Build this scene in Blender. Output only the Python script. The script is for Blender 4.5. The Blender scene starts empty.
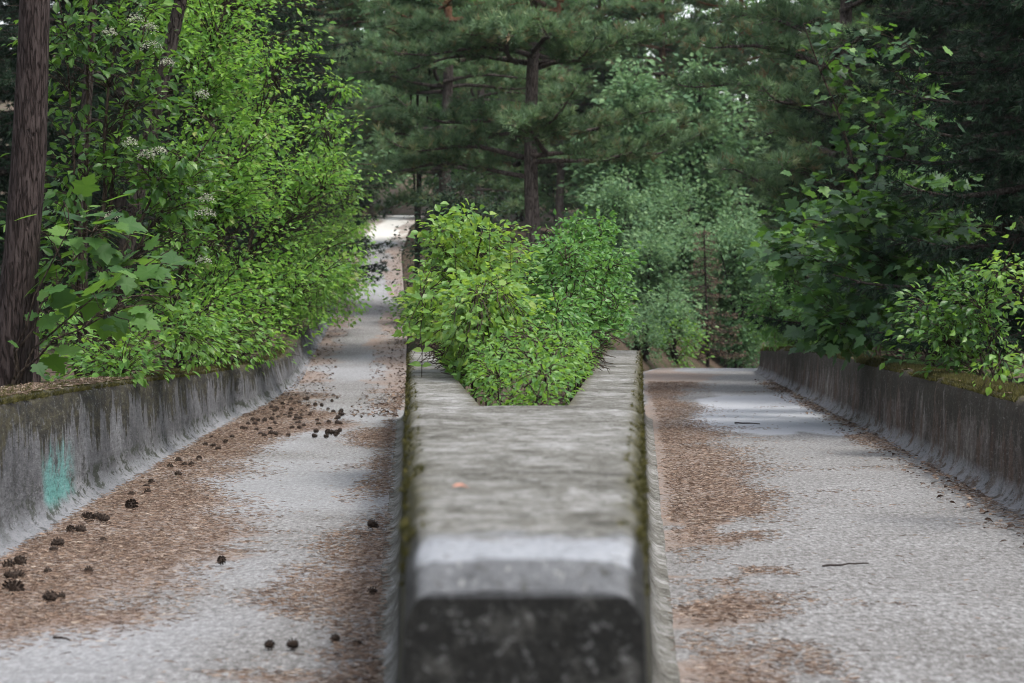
import bpy, math, random
import numpy as np
from mathutils import Matrix, Vector

# ------------------------------------------------------------------ camera, sky, sun, exposure
scn = bpy.context.scene
COL = scn.collection
FPX, EYE, HORY = 2296.0, 1.27, 310.0
cam_data = bpy.data.cameras.new('camera')
cam = bpy.data.objects.new('camera', cam_data)
COL.objects.link(cam)
cam.location = (0, 0, EYE)
cam.rotation_euler = (math.radians(90) - math.atan((341.5 - HORY) / FPX), 0, 0)
cam_data.sensor_width = 36.0
cam_data.lens = FPX / 1024 * 36
cam_data.clip_start = 0.05
cam_data.clip_end = 2000
cam_data.dof.use_dof = True
cam_data.dof.focus_distance = 17.5
cam_data.dof.aperture_fstop = 4.3
scn.camera = cam

SUN_EL, SUN_AZ = math.radians(64), math.radians(122)     # azimuth from +Y towards +X
world = bpy.data.worlds.new('World')
scn.world = world
world.use_nodes = True
wn = world.node_tree
wn.nodes.clear()
sky = wn.nodes.new('ShaderNodeTexSky')
sky.sky_type = 'NISHITA'
sky.sun_disc = False
sky.sun_elevation = SUN_EL
sky.sun_rotation = SUN_AZ
sky.dust_density = 3.0
sky.air_density = 1.3
hs = wn.nodes.new('ShaderNodeHueSaturation')
hs.inputs['Saturation'].default_value = 0.38               # thin overcast
bg = wn.nodes.new('ShaderNodeBackground')
bg.inputs['Strength'].default_value = 0.15
wo = wn.nodes.new('ShaderNodeOutputWorld')
wn.links.new(sky.outputs[0], hs.inputs['Color'])
wn.links.new(hs.outputs[0], bg.inputs['Color'])
wn.links.new(bg.outputs[0], wo.inputs['Surface'])

sd = bpy.data.lights.new('sun', 'SUN')
sd.energy = 1.5
sd.angle = math.radians(14)
sd.color = (1.0, 0.96, 0.9)
so = bpy.data.objects.new('sun', sd)
COL.objects.link(so)
dvec = Vector((math.sin(SUN_AZ) * math.cos(SUN_EL), math.cos(SUN_AZ) * math.cos(SUN_EL), math.sin(SUN_EL)))
so.rotation_euler = dvec.to_track_quat('Z', 'Y').to_euler()
so.location = (0, 0, 40)

scn.view_settings.view_transform = 'Standard'
scn.view_settings.look = 'None'
scn.view_settings.gamma = 1
scn.view_settings.use_curve_mapping = False
scn.view_settings.exposure = 1.45
scn.render.engine = 'CYCLES'
scn.cycles.use_denoising = True
scn.cycles.filter_width = 1.1
scn.cycles.max_bounces = 7
scn.cycles.diffuse_bounces = 3
scn.cycles.glossy_bounces = 2
scn.cycles.transmission_bounces = 3
scn.cycles.transparent_max_bounces = 4
scn.cycles.sample_clamp_indirect = 4

random.seed(7)
RNG = np.random.default_rng(11)

# ------------------------------------------------------------------ numeric helpers
def interp(tab):
    xs = [a for a, b in tab]; ys = [b for a, b in tab]
    def f(d):
        if np.ndim(d) == 0 and d < xs[0]:
            return ys[0] + (d - xs[0]) * (ys[1] - ys[0]) / (xs[1] - xs[0])
        return np.interp(d, xs, ys)
    return f

def hash2(ix, iy, seed=0):
    n = (ix * 374761393 + iy * 668265263 + seed * 1442695041) & 0xffffffff
    n = ((n ^ (n >> 13)) * 1274126177) & 0xffffffff
    return ((n ^ (n >> 16)) & 0xffff) / 65535.0

def vnoise(x, y, seed=0):
    x = np.asarray(x, float); y = np.asarray(y, float)
    ix = np.floor(x).astype(np.int64); iy = np.floor(y).astype(np.int64)
    fx = x - ix; fy = y - iy
    fx = fx * fx * (3 - 2 * fx); fy = fy * fy * (3 - 2 * fy)
    a = hash2(ix, iy, seed); b = hash2(ix + 1, iy, seed)
    c = hash2(ix, iy + 1, seed); d = hash2(ix + 1, iy + 1, seed)
    return (a * (1 - fx) + b * fx) * (1 - fy) + (c * (1 - fx) + d * fx) * fy

def fbm(x, y, seed=0, o=4):
    s, a, t = 0, 1, 0
    for k in range(o):
        s = s + a * vnoise(np.asarray(x) * 2 ** k, np.asarray(y) * 2 ** k, seed + k); t += a; a *= .5
    return s / t

def sstep(a, b, x):
    t = np.clip((x - a) / (b - a), 0, 1)
    return t * t * (3 - 2 * t)

def px(x, y, d):
    """pixel + distance along the view -> point"""
    return np.array([(x - 512) / FPX * d, d, EYE - (y - HORY) / FPX * d])

# ------------------------------------------------------------------ mesh helpers
def mesh_arrays(name, verts, faces, mats, rnd=None, smooth=False, midx=None, attrs=None):
    """verts (n,3); faces (m,k) constant k"""
    verts = np.ascontiguousarray(verts, dtype=np.float32)
    faces = np.ascontiguousarray(faces, dtype=np.int32)
    me = bpy.data.meshes.new(name)
    m, k = faces.shape
    me.vertices.add(len(verts)); me.vertices.foreach_set('co', verts.ravel())
    me.loops.add(m * k); me.loops.foreach_set('vertex_index', faces.ravel())
    me.polygons.add(m)
    me.polygons.foreach_set('loop_start', np.arange(0, m * k, k, dtype=np.int32))
    if midx is not None:
        me.polygons.foreach_set('material_index', np.asarray(midx, dtype=np.int32))
    me.polygons.foreach_set('use_smooth', np.full(m, smooth, dtype=bool))
    me.update(calc_edges=True)
    me.validate()
    if rnd is not None:
        at = me.attributes.new('rnd', 'FLOAT', 'POINT')
        at.data.foreach_set('value', np.asarray(rnd, dtype=np.float32))
    for key, val in (attrs or {}).items():
        at = me.attributes.new(key, 'FLOAT', 'POINT')
        at.data.foreach_set('value', np.asarray(val, dtype=np.float32))
    for mt in (mats if isinstance(mats, (list, tuple)) else [mats]):
        me.materials.append(mt)
    return me

def link(name, data, parent=None, kind=None, label=None, cat=None, group=None, loc=None):
    o = bpy.data.objects.new(name, data)
    COL.objects.link(o)
    if parent is not None: o.parent = parent
    if kind: o['kind'] = kind
    if label: o['label'] = label
    if cat: o['category'] = cat
    if group: o['group'] = group
    if loc is not None: o.location = loc
    return o

def thing(name, label, cat, loc, group=None):
    return link(name, None, None, None, label, cat, group, tuple(float(v) for v in loc))

def copy_thing(root, label, loc, rotz=0, scale=1.0, group=None):
    r = root.copy(); COL.objects.link(r)
    r.location = tuple(float(v) for v in loc)
    r.rotation_euler = (0, 0, rotz)
    r.scale = (scale,) * 3
    r['label'] = label
    if group: r['group'] = group
    elif 'group' in r: del r['group']
    for ch in list(root.children):
        c = ch.copy(); COL.objects.link(c); c.parent = r
        for g in list(ch.children):
            d = g.copy(); COL.objects.link(d); d.parent = c
    return r

class Tubes:
    """collects tapered tubes into one mesh"""
    def __init__(s): s.v = []; s.f = []; s.n = 0
    def add(s, pts, rad, sides=6, wob=0.0):
        pts = np.asarray(pts, float); rad = np.asarray(rad, float); n = len(pts)
        t = np.gradient(pts, axis=0)
        t /= np.linalg.norm(t, axis=1)[:, None] + 1e-9
        ref = np.array([0, 0, 1.0]) if abs(t[:, 2]).mean() < .8 else np.array([1.0, 0, 0])
        a = np.cross(t, ref); a /= np.linalg.norm(a, axis=1)[:, None] + 1e-9
        b = np.cross(t, a)
        th = np.arange(sides) * 2 * np.pi / sides
        rr = rad[:, None] * (1 + wob * (RNG.random((n, sides)) - .5))
        ring = pts[:, None, :] + rr[..., None] * (a[:, None, :] * np.cos(th)[None, :, None] + b[:, None, :] * np.sin(th)[None, :, None])
        s.v.append(ring.reshape(-1, 3))
        i = np.arange(n - 1)[:, None] * sides; j = np.arange(sides)[None, :]; j2 = (j + 1) % sides
        q = np.stack([i + j, i + j2, i + sides + j2, i + sides + j], -1).reshape(-1, 4) + s.n
        s.f.append(q); s.n += n * sides
    def mesh(s, name, mat):
        return mesh_arrays(name, np.concatenate(s.v), np.concatenate(s.f), mat, smooth=True)

def bend(p0, p1, up=0.0, n=6, jit=0.0):
    p0 = np.asarray(p0, float); p1 = np.asarray(p1, float)
    t = np.linspace(0, 1, n)[:, None]
    p = p0 + (p1 - p0) * t
    p[:, 2] += (up * 4 * t * (1 - t))[:, 0]
    if jit:
        p[1:-1] += RNG.normal(0, jit, (n - 2, 3))
    return p

# ------------------------------------------------------------------ materials
def new_mat(name):
    m = bpy.data.materials.new(name); m.use_nodes = True
    nt = m.node_tree; nt.nodes.clear()
    return m, nt

def N(nt, typ, **kw):
    n = nt.nodes.new(typ)
    for k, v in kw.items():
        if k.startswith('i_'):
            key = k[2:]
            n.inputs[int(key) if key.isdigit() else key].default_value = v
        else: setattr(n, k, v)
    return n

def ramp(nt, fac, stops, interp_='LINEAR'):
    r = nt.nodes.new('ShaderNodeValToRGB'); r.color_ramp.interpolation = interp_
    e = r.color_ramp.elements
    e[0].position, e[0].color = stops[0][0], (*stops[0][1], 1)
    e[1].position, e[1].color = stops[-1][0], (*stops[-1][1], 1)
    for p, c in stops[1:-1]:
        x = e.new(p); x.color = (*c, 1)
    nt.links.new(fac, r.inputs[0])
    return r.outputs[0]

def g3(v): return (v, v, v)

def noise(nt, vec, scale, detail=4, rough=.55, dist=0.0):
    n = N(nt, 'ShaderNodeTexNoise', i_Scale=scale, i_Detail=detail, i_Roughness=rough, i_Distortion=dist)
    nt.links.new(vec, n.inputs['Vector'])
    return n.outputs['Fac']

def mapping(nt, vec, scale, loc=(0, 0, 0)):
    m = N(nt, 'ShaderNodeMapping'); m.inputs['Scale'].default_value = scale; m.inputs['Location'].default_value = loc
    nt.links.new(vec, m.inputs['Vector'])
    return m.outputs[0]

def mth(nt, op, a, b=None, clamp=False):
    m = N(nt, 'ShaderNodeMath', operation=op, use_clamp=clamp)
    for k, v in enumerate((a, b)):
        if v is None: continue
        if isinstance(v, (int, float)): m.inputs[k].default_value = v
        else: nt.links.new(v, m.inputs[k])
    return m.outputs[0]

def mix(nt, fac, a, b, blend='MIX'):
    m = N(nt, 'ShaderNodeMix', data_type='RGBA', blend_type=blend)
    for sock, v in ((m.inputs[0], fac), (m.inputs[6], a), (m.inputs[7], b)):
        if isinstance(v, (int, float)): sock.default_value = v
        elif isinstance(v, tuple): sock.default_value = (*v, 1)
        else: nt.links.new(v, sock)
    return m.outputs[2]

def maprange(nt, v, a, b, c=0.0, d=1.0, smooth=True):
    m = N(nt, 'ShaderNodeMapRange', interpolation_type='SMOOTHSTEP' if smooth else 'LINEAR')
    nt.links.new(v, m.inputs[0])
    for i, x in zip((1, 2, 3, 4), (a, b, c, d)): m.inputs[i].default_value = x
    return m.outputs[0]

def finish(nt, color, rough, bump=None, bstr=.4, bdist=.01, spec=.3):
    p = N(nt, 'ShaderNodeBsdfPrincipled')
    p.inputs['Specular IOR Level'].default_value = spec
    for sock, v in ((p.inputs['Base Color'], color), (p.inputs['Roughness'], rough)):
        if isinstance(v, (int, float)): sock.default_value = v
        elif isinstance(v, tuple): sock.default_value = (*v, 1)
        else: nt.links.new(v, sock)
    if bump is not None:
        b = N(nt, 'ShaderNodeBump', i_Strength=bstr, i_Distance=bdist)
        nt.links.new(bump, b.inputs['Height']); nt.links.new(b.outputs[0], p.inputs['Normal'])
    o = N(nt, 'ShaderNodeOutputMaterial')
    nt.links.new(p.outputs[0], o.inputs[0])
    return p

def attr(nt, name):
    return N(nt, 'ShaderNodeAttribute', attribute_name=name).outputs['Fac']

def pos(nt):
    return N(nt, 'ShaderNodeNewGeometry').outputs['Position']

def leaf_mat(name, stops, trans=(.2, .3, .05), tf=.35, rough=.42, spec=.32):
    m, nt = new_mat(name)
    oi = N(nt, 'ShaderNodeObjectInfo')
    v = mth(nt, 'FRACT', mth(nt, 'ADD', attr(nt, 'rnd'), oi.outputs['Random']))
    col = ramp(nt, v, stops)
    p = N(nt, 'ShaderNodeBsdfPrincipled')
    nt.links.new(col, p.inputs['Base Color'])
    p.inputs['Roughness'].default_value = rough
    p.inputs['Specular IOR Level'].default_value = spec
    t = N(nt, 'ShaderNodeBsdfTranslucent')
    tc = mix(nt, .6, col, trans)
    nt.links.new(tc, t.inputs['Color'])
    ms = N(nt, 'ShaderNodeMixShader', i_0=tf)
    nt.links.new(p.outputs[0], ms.inputs[1]); nt.links.new(t.outputs[0], ms.inputs[2])
    o = N(nt, 'ShaderNodeOutputMaterial'); nt.links.new(ms.outputs[0], o.inputs[0])
    return m

M = {}
M['lime'] = leaf_mat('lime_leaf', [(0, (.028, .09, .014)), (.3, (.07, .18, .024)), (.65, (.115, .25, .036)), (.92, (.17, .30, .055)), (1, (.21, .22, .07))], (.28, .52, .06), .48)
M['bush'] = leaf_mat('bush_leaf', [(0, (.04, .11, .022)), (.45, (.088, .19, .034)), (.88, (.135, .245, .05)), (1, (.23, .29, .07))], (.32, .48, .05), .45)
M['willow'] = leaf_mat('willow_leaf', [(0, (.03, .10, .022)), (.5, (.065, .17, .036)), (1, (.12, .24, .06))], (.18, .36, .05), .4, .42)
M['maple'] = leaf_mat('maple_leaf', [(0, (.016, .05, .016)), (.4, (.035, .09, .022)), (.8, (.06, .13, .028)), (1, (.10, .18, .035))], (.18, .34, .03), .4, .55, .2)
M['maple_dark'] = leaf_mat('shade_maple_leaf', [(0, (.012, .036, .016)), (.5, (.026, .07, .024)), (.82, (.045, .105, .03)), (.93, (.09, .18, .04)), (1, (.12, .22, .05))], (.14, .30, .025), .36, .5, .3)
M['elder'] = leaf_mat('elder_leaf', [(0, (.014, .05, .010)), (.6, (.04, .105, .018)), (1, (.10, .19, .03))], (.16, .32, .03), .4)
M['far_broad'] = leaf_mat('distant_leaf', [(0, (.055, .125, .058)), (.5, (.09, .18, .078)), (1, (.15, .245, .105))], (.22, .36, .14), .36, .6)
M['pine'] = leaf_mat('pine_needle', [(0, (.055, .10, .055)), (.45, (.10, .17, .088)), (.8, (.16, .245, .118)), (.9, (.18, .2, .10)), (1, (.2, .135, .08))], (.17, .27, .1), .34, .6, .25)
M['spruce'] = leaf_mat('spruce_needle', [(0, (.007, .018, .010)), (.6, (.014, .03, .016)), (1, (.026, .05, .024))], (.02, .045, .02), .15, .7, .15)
M['dead'] = leaf_mat('dead_needle', [(0, (.09, .07, .05)), (.6, (.14, .10, .07)), (1, (.2, .13, .09))], (.12, .09, .06), .15, .7)
M['moss'] = leaf_mat('moss', [(0, (.022, .022, .009)), (.5, (.045, .042, .014)), (1, (.085, .075, .025))], (.1, .1, .02), .2, .8, .1)
M['herb'] = leaf_mat('herb_leaf', [(0, (.038, .11, .022)), (.5, (.08, .185, .034)), (1, (.13, .245, .052))], (.25, .44, .04), .45)
M['needle_litter'] = leaf_mat('fallen_needle', [(0, (.075, .053, .043)), (.5, (.16, .108, .08)), (.88, (.26, .185, .138)), (1, (.40, .34, .28))], (.2, .1, .05), .05, .7, .2)
M['dead_leaf'] = leaf_mat('dead_leaf', [(0, (.035, .025, .02)), (.5, (.075, .05, .038)), (.85, (.13, .085, .06)), (1, (.26, .2, .15))], (.2, .1, .05), .08, .75, .2)
M['flower'] = leaf_mat('elder_flower', [(0, (.14, .16, .10)), (1, (.28, .28, .22))], (.5, .5, .4), .3, .7)

def bark(name, a, b, c, sc=(9, 9, 2.2), redz=None):
    m, nt = new_mat(name)
    co = N(nt, 'ShaderNodeTexCoord').outputs['Object']
    mp = mapping(nt, co, sc)
    n1 = noise(nt, mp, 1.6, 6, .65, .6)
    v = N(nt, 'ShaderNodeTexVoronoi', feature='DISTANCE_TO_EDGE', i_Scale=1.5)
    nt.links.new(mapping(nt, co, sc, (3, 1, 0)), v.inputs['Vector'])
    crack = mth(nt, 'ADD', maprange(nt, v.outputs['Distance'], .0, .2), maprange(nt, n1, .45, .6), True)
    col = ramp(nt, n1, [(.25, a), (.55, b), (.8, c)])
    col = mix(nt, crack, mix(nt, .55, col, (.012, .009, .008)), col)
    if redz:
        sx = N(nt, 'ShaderNodeSeparateXYZ'); nt.links.new(co, sx.inputs[0])
        f = maprange(nt, sx.outputs['Z'], redz[0], redz[1])
        col = mix(nt, f, col, mix(nt, n1, (.13, .06, .035), (.26, .13, .07)))
    h = mth(nt, 'ADD', crack, n1)
    finish(nt, col, .95, h, .8, .03, .05)
    return m
M['bark_pine'] = bark('pine_bark', (.022, .016, .015), (.045, .034, .032), (.08, .064, .06), (26, 26, 4), redz=(4.5, 7))
M['bark_light'] = bark('pine_bark_grey', (.075, .06, .056), (.14, .115, .106), (.22, .185, .17), (22, 22, 4), redz=(5.5, 8))
M['bark_dark'] = bark('dark_bark', (.018, .015, .013), (.04, .033, .029), (.07, .06, .052), (14, 14, 4))
M['twig'] = bark('twig_bark', (.03, .022, .018), (.06, .045, .035), (.1, .08, .065), (20, 20, 8))

# concrete walls -----------------------------------------------------------
def wall_mat(name, kind):
    m, nt = new_mat(name)
    P = pos(nt)
    sx = N(nt, 'ShaderNodeSeparateXYZ'); nt.links.new(P, sx.inputs[0])
    geo = N(nt, 'ShaderNodeNewGeometry')
    nz = N(nt, 'ShaderNodeSeparateXYZ'); nt.links.new(geo.outputs['Normal'], nz.inputs[0])
    hrel = attr(nt, 'hrel')                       # 0 at foot, 1 at the crown of the wall
    top = mth(nt, 'MULTIPLY', maprange(nt, nz.outputs['Z'], .55, .85), maprange(nt, hrel, .6, .8))
    big = noise(nt, P, 1.3, 5, .6)
    fine = noise(nt, P, 38, 5, .7)
    med = noise(nt, P, 9, 5, .65)
    WY = 2.6 if kind != 'divider' else 8
    streak = noise(nt, mapping(nt, P, (4, WY, 2.4)), 1.0, 8, .78, .4)
    blot = noise(nt, mapping(nt, P, (14, WY * 1.5, 14)), 1, 7, .8, .3)
    drip = noise(nt, mapping(nt, P, (6, 3.6, 1.6), (5, 2, 0)), 1.0, 6, .75, .3)
    if kind == 'left':
        col = ramp(nt, mth(nt, 'ADD', mth(nt, 'MULTIPLY', big, .3), mth(nt, 'ADD', mth(nt, 'MULTIPLY', streak, .4), mth(nt, 'MULTIPLY', blot, .3))),
                   [(.39, (.034, .034, .036)), (.47, (.078, .078, .083)), (.54, (.118, .118, .125)), (.63, (.20, .20, .21))])
        col = mix(nt, maprange(nt, blot, .56, .66), col, mix(nt, .6, col, (.03, .03, .028)))
        foot = maprange(nt, hrel, .02, .2, 1, 0)
        col = mix(nt, mth(nt, 'MULTIPLY', foot, .5), col, (.22, .228, .245))
        ty = noise(nt, mapping(nt, P, (0, 3.6, .9)), 1.0, 6, .72)
        tb_ = noise(nt, mapping(nt, P, (0, .9, 0), (0, 3, 0)), 1.0, 3, .6)
        ln_ = mth(nt, 'MULTIPLY', maprange(nt, ty, .38, .60, .10, .66, False), maprange(nt, tb_, .35, .6, .6, 1.15, False))
        dm = mth(nt, 'SUBTRACT', mth(nt, 'ADD', hrel, ln_), 1.0)
        dark = mth(nt, 'MULTIPLY', maprange(nt, dm, -.005, .03), maprange(nt, noise(nt, mapping(nt, P, (20, 6, 14)), 1, 5, .8), .36, .41))
        col = mix(nt, mth(nt, 'MULTIPLY', dark, .93), col, mix(nt, maprange(nt, blot, .42, .6), (.010, .009, .006), (.042, .036, .017)))
        # black lichen specks, and streaks near the foot
        speck = mth(nt, 'MULTIPLY', maprange(nt, noise(nt, mapping(nt, P, (16, 5, 9)), 1, 5, .75), .56, .585), maprange(nt, noise(nt, P, 2.2, 3, .6), .46, .56))
        col = mix(nt, mth(nt, 'MULTIPLY', speck, .8), col, (.03, .03, .028))
        ft = mth(nt, 'MULTIPLY', maprange(nt, noise(nt, mapping(nt, P, (7, 2.8, 7), (9, 0, 0)), 1, 6, .75), .52, .545), mth(nt, 'MULTIPLY', maprange(nt, hrel, .22, .34, 1, 0), maprange(nt, hrel, .03, .07)))
        ft = mth(nt, 'MULTIPLY', ft, maprange(nt, sx.outputs['Y'], 11.0, 14.0))
        col = mix(nt, mth(nt, 'MULTIPLY', ft, .88), col, (.022, .026, .016))
        # turquoise paint smear
        g = mth(nt, 'MULTIPLY', maprange(nt, sx.outputs['Y'], 13.55, 13.75), maprange(nt, sx.outputs['Y'], 14.5, 15.0, 1, 0))
        g = mth(nt, 'MULTIPLY', g, mth(nt, 'MULTIPLY', maprange(nt, sx.outputs['Z'], .05, .14), maprange(nt, mth(nt, 'ADD', sx.outputs['Z'], mth(nt, 'MULTIPLY', noise(nt, mapping(nt, P, (0, 6, 0)), 1, 3, .6), .5)), .55, .72, 1, 0)))
        g = mth(nt, 'MULTIPLY', g, maprange(nt, noise(nt, mapping(nt, P, (9, 3.5, 4), (1, 7, 0)), 1, 7, .8), .42, .54))
        col = mix(nt, mth(nt, 'MULTIPLY', g, .75), col, (.10, .27, .25))
    elif kind == 'right':
        col = ramp(nt, mth(nt, 'ADD', mth(nt, 'MULTIPLY', big, .35), mth(nt, 'MULTIPLY', streak, .65)),
                   [(.40, (.02, .015, .012)), (.47, (.05, .038, .031)), (.53, (.095, .079, .069)), (.62, (.18, .162, .15))])
        col = mix(nt, maprange(nt, blot, .54, .66), col, mix(nt, .65, col, (.02, .017, .014)))
        red = maprange(nt, noise(nt, mapping(nt, P, (5, 2.4, .6), (0, 4, 0)), 1, 4, .7), .50, .58)
        col = mix(nt, mth(nt, 'MULTIPLY', red, .6), col, (.07, .036, .022))
        foot = maprange(nt, hrel, .06, .24, 1, 0)
        foot = mth(nt, 'MULTIPLY', foot, maprange(nt, noise(nt, mapping(nt, P, (6, 2.4, 6)), 1, 6, .75), .42, .52))
        col = mix(nt, mth(nt, 'MULTIPLY', foot, .75), col, (.19, .193, .205))
        dth = maprange(nt, hrel, .3, 1.0, .62, .30, False)
        dark = mth(nt, 'MULTIPLY', maprange(nt, mth(nt, 'SUBTRACT', drip, dth), 0, .05), maprange(nt, hrel, .3, .55))
        col = mix(nt, mth(nt, 'MULTIPLY', dark, .8), col, (.025, .021, .014))
    else:
        tb = mth(nt, 'ADD', mth(nt, 'MULTIPLY', noise(nt, P, 9, 8, .8, .6), .65), mth(nt, 'MULTIPLY', noise(nt, P, 1.6, 4, .6), .35))
        col = ramp(nt, tb, [(.40, (.04, .037, .03)), (.47, (.105, .10, .086)), (.53, (.17, .166, .155)), (.61, (.30, .298, .295))])
        col = mix(nt, maprange(nt, noise(nt, mapping(nt, P, (9, 5, 2)), 1, 6, .8), .55, .62), col, mix(nt, .7, col, (.03, .028, .018)))
        patch = maprange(nt, mth(nt, 'ADD', sx.outputs['Y'], mth(nt, 'MULTIPLY', med, .8)), 4.95, 5.3, 1, 0)
        patch = mth(nt, 'MULTIPLY', patch, .8)
        col = mix(nt, patch, col, (.27, .284, .312))
        col = mix(nt, maprange(nt, sx.outputs['Y'], 4.295, 4.325, .9, 0), col, mix(nt, med, (.045, .046, .047), (.11, .112, .118)))
        pk = noise(nt, mapping(nt, P, (26, 9, 10)), 1, 4, .8)
        col = mix(nt, maprange(nt, pk, .58, .63), col, mix(nt, .6, col, (.035, .032, .022)))
        col = mix(nt, maprange(nt, pk, .41, .35), col, mix(nt, .5, col, (.30, .295, .285)))
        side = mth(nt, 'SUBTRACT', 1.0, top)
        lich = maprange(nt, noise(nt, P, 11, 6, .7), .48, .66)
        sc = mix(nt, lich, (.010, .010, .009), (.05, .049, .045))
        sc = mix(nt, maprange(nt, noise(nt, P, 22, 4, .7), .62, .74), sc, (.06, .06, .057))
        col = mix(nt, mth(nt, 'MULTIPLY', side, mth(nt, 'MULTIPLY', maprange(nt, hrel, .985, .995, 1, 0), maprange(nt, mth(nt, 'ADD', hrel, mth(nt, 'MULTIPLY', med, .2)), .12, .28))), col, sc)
    gr = noise(nt, mapping(nt, P, (40, 11 if kind != 'divider' else 30, 40)), 1, 4, .8)
    col = mix(nt, maprange(nt, gr, .55, .63), col, mix(nt, .55, col, (.02, .019, .017)))
    col = mix(nt, maprange(nt, gr, .43, .34), col, mix(nt, .16, col, (.5, .5, .5)))
    # moss film on tops and rims
    rim = maprange(nt, hrel, .86, .99)
    mn = noise(nt, P, 4.5, 6, .7)
    if kind == 'divider':
        edge = attr(nt, 'edge')
        mf = mth(nt, 'MULTIPLY', edge, maprange(nt, mth(nt, 'ADD', mn, mth(nt, 'MULTIPLY', edge, .22)), .46, .62))
        mf = mth(nt, 'MAXIMUM', mf, mth(nt, 'MULTIPLY', maprange(nt, mn, .60, .74), .5))
        mf = mth(nt, 'MULTIPLY', mf, maprange(nt, sx.outputs['Y'], 4.6, 5.6))
    else:
        mf = mth(nt, 'MULTIPLY', top, maprange(nt, mn, .42, .50))
    col = mix(nt, mf, col, mix(nt, maprange(nt, fine, .4, .62), (.016, .016, .007), (.075, .066, .022)))
    h = mth(nt, 'ADD', mth(nt, 'ADD', mth(nt, 'MULTIPLY', fine, .6), blot), mth(nt, 'MULTIPLY', streak, .8))
    finish(nt, col, .9, h, .8, .03, .2)
    return m
M['wall_left'] = wall_mat('weathered_concrete_streaked', 'left')
M['wall_right'] = wall_mat('weathered_concrete_brown', 'right')
M['divider'] = wall_mat('weathered_concrete_lichen', 'divider')

def floor_mat(name):
    m, nt = new_mat(name)
    P = pos(nt)
    lit = attr(nt, 'litter'); pale = attr(nt, 'pale')
    big = noise(nt, P, .9, 5, .6)
    med = noise(nt, mapping(nt, P, (4.5, 2.6, 3)), 2.6, 9, .8, .4)
    grain = noise(nt, mapping(nt, P, (34, 12, 20)), 1, 5, .85)
    fine = noise(nt, P, 60, 4, .75)
    grit = noise(nt, P, 140, 2, .7)
    f = mth(nt, 'ADD', mth(nt, 'MULTIPLY', big, .45), mth(nt, 'MULTIPLY', med, .55))
    col = ramp(nt, f, [(.36, (.10, .096, .092)), (.46, (.148, .144, .141)), (.55, (.182, .18, .179)), (.68, (.235, .234, .236))])
    col = mix(nt, maprange(nt, grain, .50, .60), col, mix(nt, .72, col, (.035, .031, .028)))
    col = mix(nt, maprange(nt, grain, .48, .40), col, mix(nt, .5, col, (.40, .40, .41)))
    col = mix(nt, maprange(nt, fine, .48, .68), col, mix(nt, .72, col, (.05, .043, .037)))
    col = mix(nt, maprange(nt, noise(nt, mapping(nt, P, (14, 22, 14)), 1, 6, .8), .5, .7), col, mix(nt, .5, col, (.07, .055, .043)))
    col = mix(nt, maprange(nt, grit, .62, .72), col, (.34, .335, .33))
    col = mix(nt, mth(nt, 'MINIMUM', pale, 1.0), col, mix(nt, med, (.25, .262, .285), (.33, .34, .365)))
    col = mix(nt, maprange(nt, pale, 1.05, 1.5), col, mix(nt, med, (.42, .41, .39), (.56, .55, .53)))  # sky light on the far bend, put into the concrete colour as near-white
    crk = maprange(nt, noise(nt, P, 5, 4, .6, 1.5), .49, .51)
    # brown needle film
    ln = mth(nt, 'ADD', lit, mth(nt, 'MULTIPLY', mth(nt, 'SUBTRACT', noise(nt, mapping(nt, P, (5, 9, 5)), 1.6, 7, .75), .5), 1.1))
    lf = maprange(nt, ln, .38, .72)
    lc = ramp(nt, noise(nt, P, 45, 4, .8), [(.35, (.07, .052, .043)), (.5, (.17, .125, .10)), (.65, (.31, .24, .195))])
    lc = mix(nt, maprange(nt, noise(nt, P, 2.4, 3, .6), .5, .68), lc, mix(nt, .45, lc, (.20, .10, .055)))
    col = mix(nt, mth(nt, 'MULTIPLY', lf, .72), col, lc)
    h = mth(nt, 'ADD', mth(nt, 'MULTIPLY', grain, .9), mth(nt, 'MULTIPLY', med, .6))
    finish(nt, col, .82, h, .9, .02, .3)
    return m
M['floor'] = floor_mat('worn_track_concrete')

def soil_mat():
    m, nt = new_mat('forest_soil')
    P = pos(nt)
    a = noise(nt, P, 1.1, 6, .65); b = noise(nt, P, 24, 5, .75)
    col = ramp(nt, b, [(.3, (.028, .022, .018)), (.5, (.07, .05, .038)), (.72, (.15, .105, .075))])
    col = mix(nt, maprange(nt, a, .48, .62), col, (.035, .045, .018))
    finish(nt, col, .95, b, .8, .04, .1)
    return m
M['soil'] = soil_mat()

def plain(name, a, b, sc=20, rough=.8):
    m, nt = new_mat(name)
    n = noise(nt, N(nt, 'ShaderNodeTexCoord').outputs['Object'], sc, 4, .6)
    finish(nt, ramp(nt, n, [(.3, a), (.7, b)]), rough, n, .4, .005, .2)
    return m
M['cone'] = plain('pine_cone_scale', (.012, .008, .006), (.045, .03, .022), 60)
M['stick_dark'] = plain('wet_stick', (.015, .012, .011), (.04, .03, .026), 30)
M['stick_pale'] = plain('dry_stick', (.28, .24, .19), (.45, .40, .33), 30)
M['chip'] = plain('reddish_leaf', (.30, .13, .09), (.42, .22, .16), 30)
M['pebble'] = plain('pebble', (.2, .19, .18), (.36, .35, .34), 14)

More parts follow.
